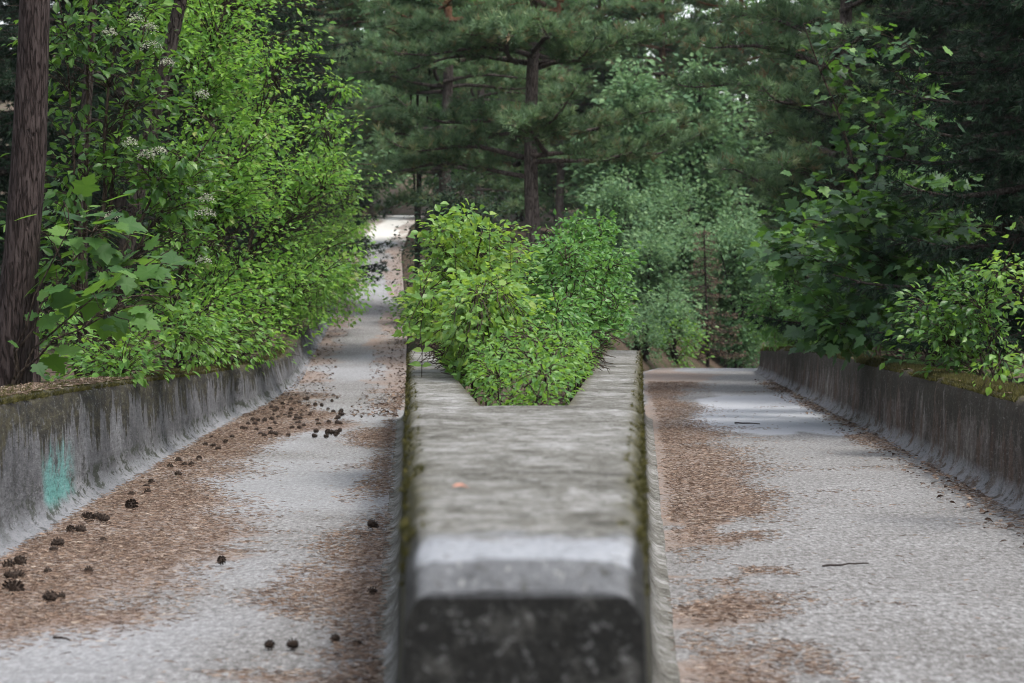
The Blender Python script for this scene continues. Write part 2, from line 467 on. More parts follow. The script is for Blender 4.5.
# ------------------------------------------------------------------ plan of the place (metres; camera stands at 0,0)
XL = interp([(-14, -1.65), (0, -2.15), (11.65, -2.6), (15.3, -2.75), (22.4, -3.05), (36.4, -3.52), (45, -4.05), (55, -4.5), (70, -5.3), (85, -6.1), (100, -6.5), (118, -6.5), (135, -5.5)])
XR = interp([(-14, 1.5), (0, 2.2), (13.9, 3.1), (21.6, 3.58), (32.4, 4.15), (47, 4.96), (52, 5.7), (60, 8.6), (70, 13.4), (80, 19.5), (100, 33), (135, 58)])
_lr = interp([(4, -.19), (27, -1.30), (36, -1.58), (45, -2.08), (55, -2.5), (70, -3.3), (85, -4.1), (100, -4.4), (118, -4.2), (135, -3.2)])
_rl = interp([(4, .235), (27, 1.60), (36, 2.02), (47, 2.68), (52, 3.4), (60, 6.2), (70, 11), (80, 17), (100, 30), (135, 55)])
_el0 = interp([(-14, 0), (36, 0), (45, .3), (55, .8), (70, 1.9), (85, 3.3), (100, 5.0), (118, 6.2), (135, 6.6)])
_elg = np.arange(-14, 136, .5)
_elv = np.convolve(np.pad(np.interp(_elg, np.arange(-14, 136.), [float(_el0(float(q))) for q in np.arange(-14, 136.)]), 14, mode='edge'), np.ones(29) / 29, 'valid')
EL = lambda d: np.interp(d, _elg, _elv)
ER = interp([(-14, 0), (47, 0), (51, -.02), (56, -.3), (64, -1.0), (80, -2.4), (100, -3.6), (135, -3.0)])
ZTL = interp([(-14, .8), (12, .80), (15.3, .765), (22.4, .66), (30, .56), (36, .48), (60, .42)])
ZTR = interp([(-14, .72), (13.9, .70), (22, .70), (33, .70), (40, .60), (47.5, .46)])
OUTL = lambda d: -0.0453 * d          # divider, outer top edges and inner edges of the planted V
OUTR = lambda d: 0.0562 * d
INL = lambda d: -.156 + (d - 11.2) * (-.896 + .156) / 14.5
INR = lambda d: .273 + (d - 11.2) * (1.04 - .273) / 14.5
D_FRONT, D_V, D_END = 4.18, 11.2, 26.6

def ground(x, d):
    return ground0(x, d) + .14 * max(0.0, d - 122)

def ground0(x, d):
    xl, xr, lr, rl = XL(d), XR(d), _lr(d), _rl(d)
    el, er = EL(d), ER(d)
    if x < xl:
        w = xl - x
        return el + .6 * min(1, w / .45) + .05 * max(0, w - 1) + .12 * (vnoise(x * .7, d * .7, 3) - .5) * min(1, w)
    if x > xr:
        w = x - xr
        return er + .5 * min(1, w / .45) + .03 * max(0, w - 1) + .12 * (vnoise(x * .7, d * .7, 3) - .5) * min(1, w)
    if x <= lr: return el
    if x >= rl: return er
    m = min(x - lr, rl - x)
    t = (x - lr) / (rl - lr)
    return el * (1 - t) + er * t + min(.75, m * .8) + .1 * (vnoise(x, d, 5) - .5) * min(1, m)

# --- forest floor: one sheet whose columns follow the tracks; it dips under track slabs and inside walls
rows = np.concatenate([np.arange(-14, 4, 1.0), np.arange(4, 60, .4), np.arange(60, 136, 2.0), np.arange(140, 320, 12.0)])
offs = np.array([90, 60, 42, 30, 22, 16, 12, 9, 7, 5.4, 4.2, 3.2, 2.4, 1.8, 1.3, .9, .6, .36])
V = []; ncol = None
for d in rows:
    d = float(d)
    xl, xr, lr, rl, el, er = XL(d), XR(d), _lr(d), _rl(d), EL(d), ER(d)
    r = [(xl - o, ground(xl - o, d)) for o in offs]
    hh = .14 * max(0.0, d - 122); el = el + hh; er = er + hh
    r += [(xl - .30, el - .25), (xl + .3, el - .25)]
    if d < D_V + .05:
        c = .0055 * d
        mid = [(c + k * .01, -.25) for k in range(-5, 6)]
        r += mid
    elif d < D_END:
        a, b = INL(d), INR(d)
        r += [(a - .08, -.25), (a - .06, .5)] + [(a + (b - a) * k / 6, .5 + .12 * (vnoise(k * .8, d, 9) - .5)) for k in range(0, 7)] + [(b + .06, .5), (b + .08, -.25)]
    else:
        a, b = lr, rl
        r += [(a - .02, el - .25), (a + .02, el - .05)] + [(a + .06 + (b - a - .12) * k / 6, ground(a + .06 + (b - a - .12) * k / 6, d)) for k in range(0, 7)] + [(b - .02, er - .05), (b + .02, er - .25)]
    r += [(xr - .3, er - .25), (xr + .30, er - .25)]
    r += [(xr + o, ground(xr + o, d)) for o in offs[::-1]]
    ncol = len(r)
    V += [(x, d, z) for x, z in r]
nr = len(rows)
i = np.arange(nr - 1)[:, None] * ncol; j = np.arange(ncol - 1)[None, :]
F = np.stack([i + j, i + j + 1, i + ncol + j + 1, i + ncol + j], -1).reshape(-1, 4)
link('forest_floor', mesh_arrays('forest_floor', np.array(V), F, M['soil'], smooth=True), kind='structure')

# --- litter cover as a function of place (0..1), shared by the slab shader and by the loose needles
_le = interp([(-14, .3), (6, .22), (8.8, .34), (10, .46), (11.7, .58), (13.9, .56), (17.2, .47), (22.4, .5), (25, .66), (28, .6), (32, .38), (45, .4), (135, .38)])
_re = interp([(-14, .06), (8, .10), (9.5, .14), (11.7, .17), (13, .26), (15.3, .42), (21, .45), (24, .32), (32, .27), (40, .5), (45, .7), (48, .3), (135, .3)])
def litter_left(u, x, d):
    n = (fbm(x * 1.1, d * .55, 21) - .5)
    e = _le(d) + n * .55
    a = 1 - sstep(e - .22, e + .14, u)
    e2 = .86 + (fbm(x * 1.3, d * .6, 33) - .5) * .55 - .06 * (d < 14) - .14 * sstep(30, 40, d)
    b = sstep(e2 - .08, e2 + .1, u) * .9
    st = sstep(.54, .66, fbm(x * 1.2, d * 1.9, 44)) * .8 * (d < 14)
    return np.clip(np.maximum(np.maximum(a, b), st) * (.35 + .9 * fbm(x * 2.2, d * 1.6, 27)), 0, 1)
def litter_right(u, x, d):
    n = (fbm(x * 1.1, d * .6, 51) - .5)
    e = _re(d) + n * .42
    a = (1 - sstep(e - .18, e + .12, u)) * sstep(.0, .04, u)
    a = a * np.where(d < 13.5, sstep(.40, .56, fbm(x * .8, d * 2.0, 77)), 1)
    e2 = .93 + (fbm(x * 1.2, d * .8, 63) - .5) * .3
    b = sstep(e2 - .06, e2 + .06, u) * .9 * (d > 11)
    st = sstep(.64, .76, fbm(x * .9, d * 2.4, 84)) * .45
    st = np.maximum(st, sstep(.50, .58, fbm(x * 2.0, d * 1.8, 86)) * (1 - sstep(.22, .36, u)) * sstep(.03, .07, u) * (d < 14))
    return np.clip(np.maximum(np.maximum(a, b), st) * (.35 + .9 * fbm(x * 2.2, d * 1.6, 37)), 0, 1)

def slab(name, xa, xb, el, fn, pale_fn):
    ds = np.concatenate([np.arange(-14, 5, .5), np.arange(5, 30, .1), np.arange(30, 60, .25), np.arange(60, 121, 1.0)])
    us = np.linspace(0, 1, 33)
    A = np.array([xa(float(d)) for d in ds]); B = np.array([xb(float(d)) for d in ds]); E = np.array([float(el(float(d))) for d in ds])
    X = A[:, None] + (B - A)[:, None] * us[None, :]
    Dm = np.repeat(ds[:, None], len(us), 1)
    Z = E[:, None] + .02 * (fbm(X * .8, Dm * .5, 8) - .5) + 0 * X
    vv = np.stack([X, Dm, Z], -1).reshape(-1, 3)
    n = len(us)
    i = np.arange(len(ds) - 1)[:, None] * n; j = np.arange(n - 1)[None, :]
    F = np.stack([i + j, i + j + 1, i + n + j + 1, i + n + j], -1).reshape(-1, 4)
    U = np.repeat(us[None, :], len(ds), 0)
    lit = fn(U, X, Dm); pl = pale_fn(U, X, Dm)
    link(name, mesh_arrays(name, vv, F, M['floor'], smooth=True, attrs={'litter': lit.ravel(), 'pale': pl.ravel()}), kind='structure')

def lr_edge(d): return .0055 * d if d < D_FRONT + .3 else (_lr(d) + .25 if d < 27.5 else _lr(d) + .25 * max(0, 1 - (d - 27.5) / 4))
def rl_edge(d): return .0055 * d if d < D_FRONT + .3 else (_rl(d) - .25 if d < 27.5 else _rl(d) - .25 * max(0, 1 - (d - 27.5) / 4))
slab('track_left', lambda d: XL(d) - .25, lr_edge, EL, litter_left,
     lambda u, x, d: np.clip(.35 * sstep(.4, .7, fbm(x * .6, d * .3, 91)), 0, 1) + 1.6 * sstep(84, 96, d))  # last term paints the brightness of the open bend onto the slab
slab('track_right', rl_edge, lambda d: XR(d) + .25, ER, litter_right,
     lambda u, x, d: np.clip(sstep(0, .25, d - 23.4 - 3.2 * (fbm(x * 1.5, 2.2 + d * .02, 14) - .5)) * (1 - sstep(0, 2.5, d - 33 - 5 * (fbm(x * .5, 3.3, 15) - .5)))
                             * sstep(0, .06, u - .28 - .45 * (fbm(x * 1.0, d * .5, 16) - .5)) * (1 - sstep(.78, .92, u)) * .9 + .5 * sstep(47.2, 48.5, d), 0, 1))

# ------------------------------------------------------------------ concrete walls
PROF = [(0.03, -.06, 0), (0.0, 0.012, 0), (-.03, .02, .03), (-.06, .045, .06), (-.085, .085, .10), (-.10, .14, .17), (-.105, .22, .28), (-.11, .34, .44), (-.115, .46, .58),
        (-.12, .58, .72), (-.125, .68, .85), (-.135, .745, .93), (-.155, .785, .98), (-.19, .80, 1), (-.25, .803, 1), (-.32, .803, 1), (-.39, .80, 1), (-.45, .795, 1), (-.48, .76, .95), (-.49, .5, .6), (-.49, -.2, 0)]
def side_wall(name, edge, sgn, ztop, elev, d0, d1, mat, label, seed, step_at=None, endcap=True):
    ds = np.arange(d0, d1 + .001, .12 if d1 < 60 else .2)
    vv = []; hr = []
    n = len(PROF)
    for d in ds:
        d = float(d)
        zt = ztop(d); e0 = edge(d); el = float(elev(d))
        st = 0
        if step_at and d > step_at: st = .07 * min(1, (d - step_at) / .12)
        for k, (u, z, h) in enumerate(PROF):
            zz = z * (zt / .8) if z > .14 else z
            jx = .018 * (fbm(d * 2.2 + 9 * k * .13, k * .45 + seed, seed + 2) - .5) + .03 * (vnoise(d * .5, k * .2, seed) - .5)
            jz = .016 * (fbm(d * 3 + k * .3, k * .5, seed + 7) - .5) if z > .6 else .012 * (vnoise(d * 3, k, seed + 4) - .5)
            if h > .9: jz += .02 * (vnoise(d * 6, k * 3, seed + 8) - .5); jx += .018 * (vnoise(d * 7, k * 2, seed + 9) - .5)
            fl = st * (1.6 - h)
            vv.append((e0 + sgn * (-u) * 1.0 - sgn * (fl + jx), d, el + zz + jz)); hr.append(h)
    vv = np.array(vv); m = len(ds)
    i = np.arange(m - 1)[:, None] * n; j = np.arange(n - 1)[None, :]
    F = np.stack([i + j, i + j + 1, i + n + j + 1, i + n + j], -1).reshape(-1, 4)
    if sgn < 0: F = F[:, ::-1]
    if endcap:
        last = (m - 1) * n
        cap = [(last + k, last + k + 1, last + n - 2 - k, last + n - 1 - k) for k in range(n // 2 - 0) if k + 1 < n - 2 - k]
        F = np.concatenate([F, np.array(cap)])
    o = link(name, mesh_arrays(name, vv, F, mat, smooth=True, attrs={'hrel': np.array(hr)}), label=label, cat='wall')
    return o
wall_l = side_wall('concrete_wall', lambda d: XL(d), -1 * -1 * -1, ZTL, EL, -14, 64, M['wall_left'],
                   'low grey concrete wall with turquoise paint smear and mossy drips left of the uphill track', 5, 27.6)
wall_r = side_wall('concrete_wall', lambda d: XR(d), 1, ZTR, ER, -14, 48.0, M['wall_right'],
                   'low brown-streaked concrete wall with moss-covered top along the right track', 31)

# divider that splits into a V
def divider():
    ds = np.concatenate([[D_FRONT, D_FRONT + .004, D_FRONT + .06, D_FRONT + .13], np.arange(D_FRONT + .25, D_V, .15), [D_V, D_V + .012], np.arange(D_V + .15, D_END, .15), [D_END]])
    vv = []; hr = []; ed = []; F = []
    H = [(0.16, -.06, 0, 0), (.125, .012, 0, 0), (.09, .02, .03, 0), (.06, .045, .06, 0), (.04, .09, .1, .2), (.03, .16, .2, .35), (.022, .3, .38, .5), (.016, .46, .58, .7),
         (.01, .6, .75, .9), (.005, .7, .885, 1), (-.002, .755, .95, 1), (-.018, .788, .985, .9), (-.04, .80, 1, .5), (-.07, .801, 1, .15), (-.12, .802, 1, .0)]
    TOPN = 7
    for side in (-1, 1):
        base = len(vv)
        n = None
        for d in ds:
            d = float(d)
            out = OUTL(d) if side < 0 else OUTR(d)
            solid = d <= D_V
            inn = (.0052 * d) if solid else (INL(d) if side < 0 else INR(d))
            front = max(0, 1 - (d - D_FRONT) / .13)
            row = []
            for (u, z, h, e) in H:
                x = out + side * u
                if z > .74: z = z - .045 * front
                jx = .014 * (fbm(d * 2.5, z * 4 + 3, 61 + side) - .5)
                jz = (.014 * (fbm(d * 3, u * 20 + 5, 71 + side) - .5)) if z > .5 else 0
                if h > .9: jx += .022 * (vnoise(d * 6, h * 20, 62 + side) - .5)
                row.append((x + jx, d, z + jz, h, e))
            x0 = out + side * -.12
            for k in range(1, TOPN + 1):
                t = k / TOPN
                x = x0 + (inn - x0) * t
                w = .008 * (fbm(x * 6, d * 4, 81) - .5)
                row.append((x, d, .802 - .045 * front + w, 1, .0 if solid else .75 * sstep(.7, 1, t)))
            row.append((inn, d, .76 if not solid else .802 - .045 * front - .004, .97, .9))
            row.append((inn, d, .35, .4, .3))
            n = len(row)
            for x, y, z, h, e in row:
                vv.append((x, y, z)); hr.append(h); ed.append(e)
        m = len(ds)
        for r in range(m - 1):
            for c in range(n - 1):
                if c >= n - 3 and ds[r] < D_V - .001 : continue
                q = (base + r * n + c, base + r * n + c + 1, base + (r + 1) * n + c + 1, base + (r + 1) * n + c)
                F.append(q if side > 0 else q[::-1])
        # front and end faces as bands to the inner line
        for r in (0, m - 1):
            inn = .0052 * ds[0] if r == 0 else None
            for c in range(0, 14):
                a = base + r * n + c; b = a + 1
                k0 = len(vv)
                for q in (a, b):
                    xx = vv[q][0] + (((.0052 * float(ds[0])) if r == 0 else (INL(D_END) if side < 0 else INR(D_END))) - vv[q][0])
                    zz = vv[q][2] if c < 13 else vv[base + r * n + n - 3][2] if q == b else vv[q][2]
                    vv.append((xx, vv[q][1], zz)); hr.append(hr[q]); ed.append(.1)
                q = (a, b, k0 + 1, k0)
                F.append(q if (side < 0) == (r == 0) else q[::-1])
    return link('concrete_divider', mesh_arrays('concrete_divider', np.array(vv), np.array(F), M['divider'], smooth=True, attrs={'hrel': np.array(hr), 'edge': np.array(ed)}),
                label='wedge-shaped concrete divider in the middle, splitting into a V around the bushes', cat='divider')
divid = divider()
for o in (wall_l, wall_r, divid):
    try: o.data.set_sharp_from_angle(angle=math.radians(50))
    except Exception: pass

# ------------------------------------------------------------------ leaves and blades
def tmpl_leaf(w=.32, fold=.08, curl=.12):
    v = np.array([[0, 0, 0], [-w * .8, .3, fold], [-w * .75, .62, fold * .8], [0, 1, -curl], [w * .75, .62, fold * .8], [w * .8, .3, fold], [0, .45, 0]])
    f = np.array([[0, 1, 6], [1, 2, 6], [2, 3, 6], [3, 4, 6], [4, 5, 6], [5, 0, 6]])
    return v, f[:, ::-1]
def tmpl_diamond(w=.3):
    v = np.array([[0, 0, 0], [-w, .45, .06], [0, 1, -.06], [w, .45, .06]])
    return v, np.array([[0, 3, 2], [0, 2, 1]])
def tmpl_maple():
    pts = [(0, 0), (.12, -.10), (.30, -.07), (.46, .04), (.37, .13), (.44, .22), (.66, .36), (.52, .44), (.55, .53), (.35, .52), (.27, .58), (.33, .70), (.19, .76), (.12, .88), (0, 1.04)]
    full = pts + [(-x, y) for x, y in pts[1:-1][::-1]]
    v = np.array([[x, y, .10 * abs(x) - .22 * max(0, y - .5) ** 2 - .12 * abs(x) ** 2] for x, y in full] + [[0, .38, -.0]])
    c = len(full)
    f = np.array([[k, (k + 1) % c, c] for k in range(c)])
    return v, f[:, ::1]
LEAF, DIAM, MAPLE = tmpl_leaf(), tmpl_diamond(), tmpl_maple()
NARROW = tmpl_leaf(.2)
WIDE = tmpl_leaf(.42, .1, .16)

def frames(direction, normal):
    y = direction / (np.linalg.norm(direction, axis=1)[:, None] + 1e-9)
    z = normal - y * (normal * y).sum(1)[:, None]
    z /= np.linalg.norm(z, axis=1)[:, None] + 1e-9
    x = np.cross(y, z)
    return np.stack([x, y, z], -1)

def scatter(tmpl, P, R, S):
    v, f = tmpl
    n = len(P)
    W = np.einsum('nij,kj->nki', R, v) * S[:, None, None] + P[:, None, :]
    Fc = f[None] + (np.arange(n) * len(v))[:, None, None]
    return W.reshape(-1, 3), Fc.reshape(-1, f.shape[1])

def leaf_cloud(name, tmpl, P, R, S, mat, parent, kind='stuff'):
    if len(P) == 0: return None
    V_, F_ = scatter(tmpl, P, R, S)
    rn = np.repeat(RNG.random(len(P)), len(tmpl[0]))
    return link(name, mesh_arrays(name, V_, F_, mat, rnd=rn), parent, kind)

_leafmesh = {}
def leaf_parts(tmpl, key, P, R, S, mat, parent):
    k = (key, mat.name)
    if k not in _leafmesh:
        _leafmesh[k] = mesh_arrays('leaf', tmpl[0], tmpl[1], mat)
    me = _leafmesh[k]
    for p, r, s in zip(P, R, S):
        o = bpy.data.objects.new('leaf', me); COL.objects.link(o); o.parent = parent
        m = Matrix(((r[0, 0] * s, r[0, 1] * s, r[0, 2] * s, p[0]), (r[1, 0] * s, r[1, 1] * s, r[1, 2] * s, p[1]), (r[2, 0] * s, r[2, 1] * s, r[2, 2] * s, p[2]), (0, 0, 0, 1)))
        o.matrix_basis = m

def in_blob(blobs, n, shell=2.0):
    """points in a set of ellipsoids (cx,cy,cz,rx,ry,rz[,w]), denser to the outside"""
    w = np.array([b[6] if len(b) > 6 else b[3] * b[4] * b[5] for b in blobs], float); w /= w.sum()
    idx = RNG.choice(len(blobs), n, p=w)
    B = np.array([b[:6] for b in blobs])[idx]
    dr = RNG.normal(size=(n, 3)); dr /= np.linalg.norm(dr, axis=1)[:, None]
    r = RNG.random(n) ** (1 / (3 * shell))
    return B[:, :3] + dr * r[:, None] * B[:, 3:6]

def shrub(name, label, cat, base, blobs, stems=5, twigs=120, per=16, size=.08, tmpl=LEAF, key='leaf', mat='bush', parts=0, group=None,
          stem_r=.03, spread=.10, droop=.25, shell=1.6, flat=.45, bark_m='twig', ztop=None, min_z=None, floor_keep=None, clump=0):
    """blobs in world coordinates. stems rise from the base, twigs reach to points in the blobs, leaves sit along the twig ends"""
    base = np.asarray(base, float)
    root = thing(name, label, cat, base, group)
    bl = np.array([list(b[:6]) + ([b[6]] if len(b) > 6 else [b[3] * b[4] * b[5]]) for b in blobs], float)
    bl[:, :3] -= base
    tips = in_blob([tuple(b) for b in bl], twigs, shell)
    tips = tips[tips[:, 2] > .02 if min_z is None else tips[:, 2] > min_z - base[2]]
    # stems
    lines = []
    order = np.argsort(-bl[:, 6])
    for s in range(stems):
        b = bl[order[s % len(order)]]
        end = b[:3] + RNG.normal(0, .35, 3) * b[3:6] + np.array([0, 0, b[5] * .55])
        st = np.array([RNG.normal(0, .07), RNG.normal(0, .07), -.1])
        p = bend(st, end, 0, 9, .02)
        hor = (end - st)[:2]
        t = np.linspace(0, 1, 9)
        p[:, 0] += -hor[0] * .25 * np.sin(np.pi * t); p[:, 1] += -hor[1] * .25 * np.sin(np.pi * t)
        lines.append(p)
        tb = Tubes(); tb.add(p, np.linspace(stem_r, stem_r * .25, 9) * RNG.uniform(.7, 1.15), 7, .15)
        link('stem', tb.mesh('stem', M[bark_m]), root)
    allp = np.concatenate(lines)
    tb = Tubes()
    LP, LD = [], []
    for tip in tips:
        dv = allp - tip
        hd = np.hypot(dv[:, 0], dv[:, 1])
        cost = np.linalg.norm(dv, axis=1) + 2.0 * np.abs(dv[:, 2] + .45 * hd)
        p0 = allp[int(np.argmin(cost))]
        L = np.linalg.norm(tip - p0)
        line = bend(p0, tip, .12 * L, 6, .03 * min(1, L))
        tb.add(line, np.linspace(max(.004, stem_r * .22 * min(1, L)), .0025, 6), 4)
        k = max(3, int(per * RNG.uniform(.6, 1.4)))
        span = min(1, .9 / max(L, .3))
        ts = 1 - span * RNG.random(k) ** 1.3
        ii = np.clip((ts * 5).astype(int), 0, 4); ff = ts * 5 - ii
        pp = line[ii] * (1 - ff)[:, None] + line[ii + 1] * ff[:, None]
        tang = (line[-1] - line[-3]); tang = tang / (np.linalg.norm(tang) + 1e-9)
        off = RNG.normal(0, spread, (k, 3)); off[:, 2] *= .6
        dd = off / (np.linalg.norm(off, axis=1)[:, None] + 1e-6) * .9 + tang * .6
        LP.append(pp + off); LD.append(dd)
    link('twigs', tb.mesh('twigs', M[bark_m]), root, 'stuff')
    P = np.concatenate(LP); Dr = np.concatenate(LD)
    Dr[:, 2] -= droop
    n = len(P)
    nrm = np.array([0, 0, 1.0]) + RNG.normal(0, flat, (n, 3))
    nrm[:, 1] -= .25
    R = frames(Dr, nrm)
    S = size * RNG.uniform(.45, 1.35, n)
    W = P + base
    keep = np.ones(n, bool)
    if clump:
        q = .5 * (fbm(W[:, 0] * clump + 7, W[:, 2] * clump * 1.3, 40, 3) + fbm(W[:, 1] * clump, W[:, 2] * clump * 1.3 + 3, 41, 3))
        keep &= RNG.random(n) < sstep(.41, .53, q) + .05
    if min_z is not None: keep &= W[:, 2] > min_z
    if floor_keep is not None: keep &= floor_keep(W)
    P, R, S, W = P[keep], R[keep], S[keep], W[keep]
    if parts:
        cx = W[:, 0] / W[:, 1] * FPX + 512; cy = HORY - (W[:, 2] - EYE) / W[:, 1] * FPX
        vis = (cx > -5) & (cx < 1029) & (cy > -5) & (cy < 690)
        score = S / W[:, 1] * (1 + .25 * RNG.random(len(W))) + vis * 10
        sel = np.argsort(-score)[:parts]
        msk = np.zeros(len(P), bool); msk[sel] = True
        leaf_parts(tmpl, key, P[msk], R[msk], S[msk], M[mat], root)
        P, R, S = P[~msk], R[~msk], S[~msk]
    leaf_cloud('foliage', tmpl, P, R, S, M[mat], root)
    return root

# ------------------------------------------------------------------ conifers
def tuft(n=13, L=1.0, w=.07, cone=1.0):
    v = []; f = []
    for k in range(n):
        a = 2 * math.pi * k / n * 2.4; el = .25 + cone * ((k * .618) % 1.0)
        d = np.array([math.cos(a) * math.sin(el), math.cos(el), math.sin(a) * math.sin(el)])
        s = np.cross(d, [0.3, .2, 1]); s /= np.linalg.norm(s)
        b = len(v)
        o = d * .05 + np.array([0, -.12 + .24 * ((k * .37) % 1), 0])
        v += [o - s * w, o + s * w, o + d * L * (.75 + .3 * ((k * .77) % 1))]
        f.append((b, b + 1, b + 2))
    return np.array(v), np.array(f)
TUFT = tuft(13, 1.0, .06, 1.05)
SPRAY = tuft(9, 1.0, .085, .75)

def conifer(name, label, loc, height, r0, whorls, mat='pine', bark_m='bark_pine', tsize=.14, per=1.0, limb_r=.045, lean=(0, 0), style='pine', group=None, tmpl=TUFT, crown_parts=True, cat='pine tree'):
    """whorls: list of (z, number of limbs, length, rise, azimuths or None)"""
    root = thing(name, label, cat, loc, group)
    nT = 14
    zs = np.linspace(-.4, height, nT)
    line = np.stack([lean[0] * zs / height + .05 * np.sin(zs * .9 + r0 * 50), lean[1] * zs / height + .05 * np.cos(zs * .7), zs], -1)
    rad = r0 * (1 - np.clip(zs / height, 0, 1)) ** .75 + .012
    rad[0] *= 1.35; rad[1] *= 1.1
    tb = Tubes(); tb.add(line, rad, 14, .10)
    link('trunk', tb.mesh('trunk', M[bark_m]), root)
    def at(z):
        return np.array([np.interp(z, zs, line[:, 0]), np.interp(z, zs, line[:, 1]), z])
    TP, TD = [], []
    tw = Tubes()
    for (z, nl, L0, rise, azs) in whorls:
        a0 = RNG.random() * 6.28
        for q in range(nl):
            az = azs[q] if azs else a0 + q * 6.28 / nl + RNG.normal(0, .25)
            L = L0 * RNG.uniform(.75, 1.12)
            n = 8
            t = np.linspace(0, 1, n)
            zz = z + RNG.normal(0, .2 if style == 'pine' else .1)
            d = np.array([math.cos(az), math.sin(az), 0])
            c = at(zz)
            if style == 'pine':
                hgt = L * (rise * t + .10 * np.sin(t * 5 + q) * t - .05 * t)
            else:
                hgt = L * (rise * t - .35 * t ** 1.2 + .22 * t ** 3)
            side = np.array([-d[1], d[0], 0])
            bendy = L * .09 * np.sin(t * 3 + a0 + q)
            ln = c + d * (L * t)[:, None] + side * bendy[:, None] + np.array([0, 0, 1]) * hgt[:, None]
            lt = Tubes(); lt.add(ln, np.linspace(limb_r * min(1.3, L / 2.4 + .2), .006, n), 6, .1)
            if crown_parts: link('limb', lt.mesh('limb', M[bark_m]), root)
            else: tw.v += lt.v; tw.f += [f + tw.n for f in lt.f]; tw.n += lt.n
            step = .20 if style == 'pine' else .16
            for tt in np.arange(.22 if style == 'pine' else .08, 1.0, step / L):
                for sg in (-1, 1):
                    if RNG.random() < .12: continue
                    p0 = np.array([np.interp(tt, t, ln[:, k]) for k in range(3)])
                    bl = (.16 + .42 * (1 - tt) * min(L, 3.0) / 1.7 * RNG.uniform(.6, 1.2)) if style == 'pine' else (.12 + .30 * (1 - tt) * min(L, 2.5) * RNG.uniform(.7, 1.2))
                    ang = RNG.uniform(.6, 1.1)
                    bd = d * math.cos(ang) + side * sg * math.sin(ang)
                    bd[2] += RNG.uniform(.0, .6) if style == 'pine' else RNG.uniform(-.45, -.05)
                    p1 = p0 + bd * bl
                    tw.add(np.array([p0, (p0 + p1) / 2, p1]), [.010, .007, .004], 3)
                    if style == 'pine':
                        k = max(3, int(bl / .05 * per))
                        s = 1 - .75 * RNG.random(k) ** 1.4
                        pp = p0 + (p1 - p0) * s[:, None] + RNG.normal(0, .05 + .08 * bl, (k, 3)) * np.array([1, 1, .6])
                        dd = bd + RNG.normal(0, .4, (k, 3)) + np.array([0, 0, .8])
                    else:
                        k = max(3, int(bl / .035 * per))
                        s = RNG.random(k)
                        pp = p0 + (p1 - p0) * s[:, None] + RNG.normal(0, .03 + .05 * bl, (k, 3)) * np.array([1, 1, .5])
                        dd = bd + RNG.normal(0, .4, (k, 3)) + np.array([0, 0, -.25])
                    TP.append(pp); TD.append(dd)
            k = 5
            TP.append(ln[-1] + RNG.normal(0, .05, (k, 3))); TD.append(d + RNG.normal(0, .5, (k, 3)) + np.array([0, 0, .4]))
    link('branchwork', tw.mesh('branchwork', M[bark_m]), root, 'stuff')
    P = np.concatenate(TP); Dr = np.concatenate(TD)
    R = frames(Dr, RNG.normal(size=(len(P), 3)))
    S = tsize * RNG.uniform(.7, 1.25, len(P))
    leaf_cloud('crown', tmpl, P, R, S, M[mat], root)
    return root

def wh(z0, z1, n, L0, L1, nl, rise):
    return [(float(z), nl, float(l), rise, None) for z, l in zip(np.linspace(z0, z1, n), np.linspace(L0, L1, n))]

def gl(x, d, m=.75):   # foot of something that grows at image column x and distance d, never on a track or wall
    X = (x - 512) / FPX * d
    if XL(d) - m < X < (XL(d) + _lr(d)) / 2: X = XL(d) - m
    elif (XR(d) + _rl(d)) / 2 < X < XR(d) + m: X = XR(d) + m
    elif d > 27 and X < _lr(d) + .3 and X > XL(d): X = _lr(d) + .3
    elif d > 27 and X > _rl(d) - .3 and X < XR(d): X = _rl(d) - .3
    return (X, d, ground(X, d))

# main pine in the fork
PI = math.pi
gm = gl(533, 45)
main_w = [(3.35 - gm[2] + .75, 6, 3.3, .16, [PI * .97, PI * 1.18, PI * .02, PI * 1.85, PI * .5, PI * 1.5]), (5.3, 6, 3.0, .18, [PI * 1.3, PI * 1.5, PI * 1.7, PI * .1, PI * .9, PI * .5]),
          (4.5 - gm[2] + .2, 6, 3.2, .14, None), (5.9 - gm[2] + .3, 6, 3.6, .10, [PI * .9, PI * 1.15, PI * .1, PI * 1.8, PI * .45, PI * 1.45]),
          (6.5, 3, 2.4, .16, [PI * 1.32, PI * 1.5, PI * 1.66]), (6.9, 6, 3.3, .15, None), (7.4, 3, 2.4, .18, [PI * 1.38, PI * 1.55, PI * 1.72]), (7.9, 5, 3.0, .2, None), (8.9, 5, 2.6, .25, None), (9.9, 5, 2.2, .3, None), (10.8, 5, 1.7, .35, None), (11.7, 4, 1.2, .4, None), (12.4, 4, .7, .5, None)]
pine_a = conifer('pine_tree', 'big pine with spreading layered boughs in the fork behind the central bushes', gm, 12.8, .155, main_w, per=1.5, tsize=.175, bark_m='bark_light')
gb = gl(447, 60)
pine_b = conifer('pine_tree', 'slimmer pine with dark bare lower trunk, just left of the big central pine', gb, 14, .17,
                 [(2.4, 4, 2.2, .1, None), (3.4, 5, 2.6, .05, None), (4.4, 6, 3.0, .05, None)] + wh(5.4, 13.4, 10, 3.3, .8, 6, .16), per=1.2, tsize=.19, bark_m='bark_light')
gc_ = gl(848, 36)
pine_c = conifer('pine_tree', 'blue-green pine with thick foliage rising behind the right wall', gc_, 12, .13,
                 [(1.6, 5, 1.8, .25, None), (2.4, 6, 2.3, .25, None), (3.1, 6, 2.5, .28, None)] + wh(3.8, 11.4, 10, 2.6, .6, 6, .28), per=1.2, tsize=.16, bark_m='bark_light')
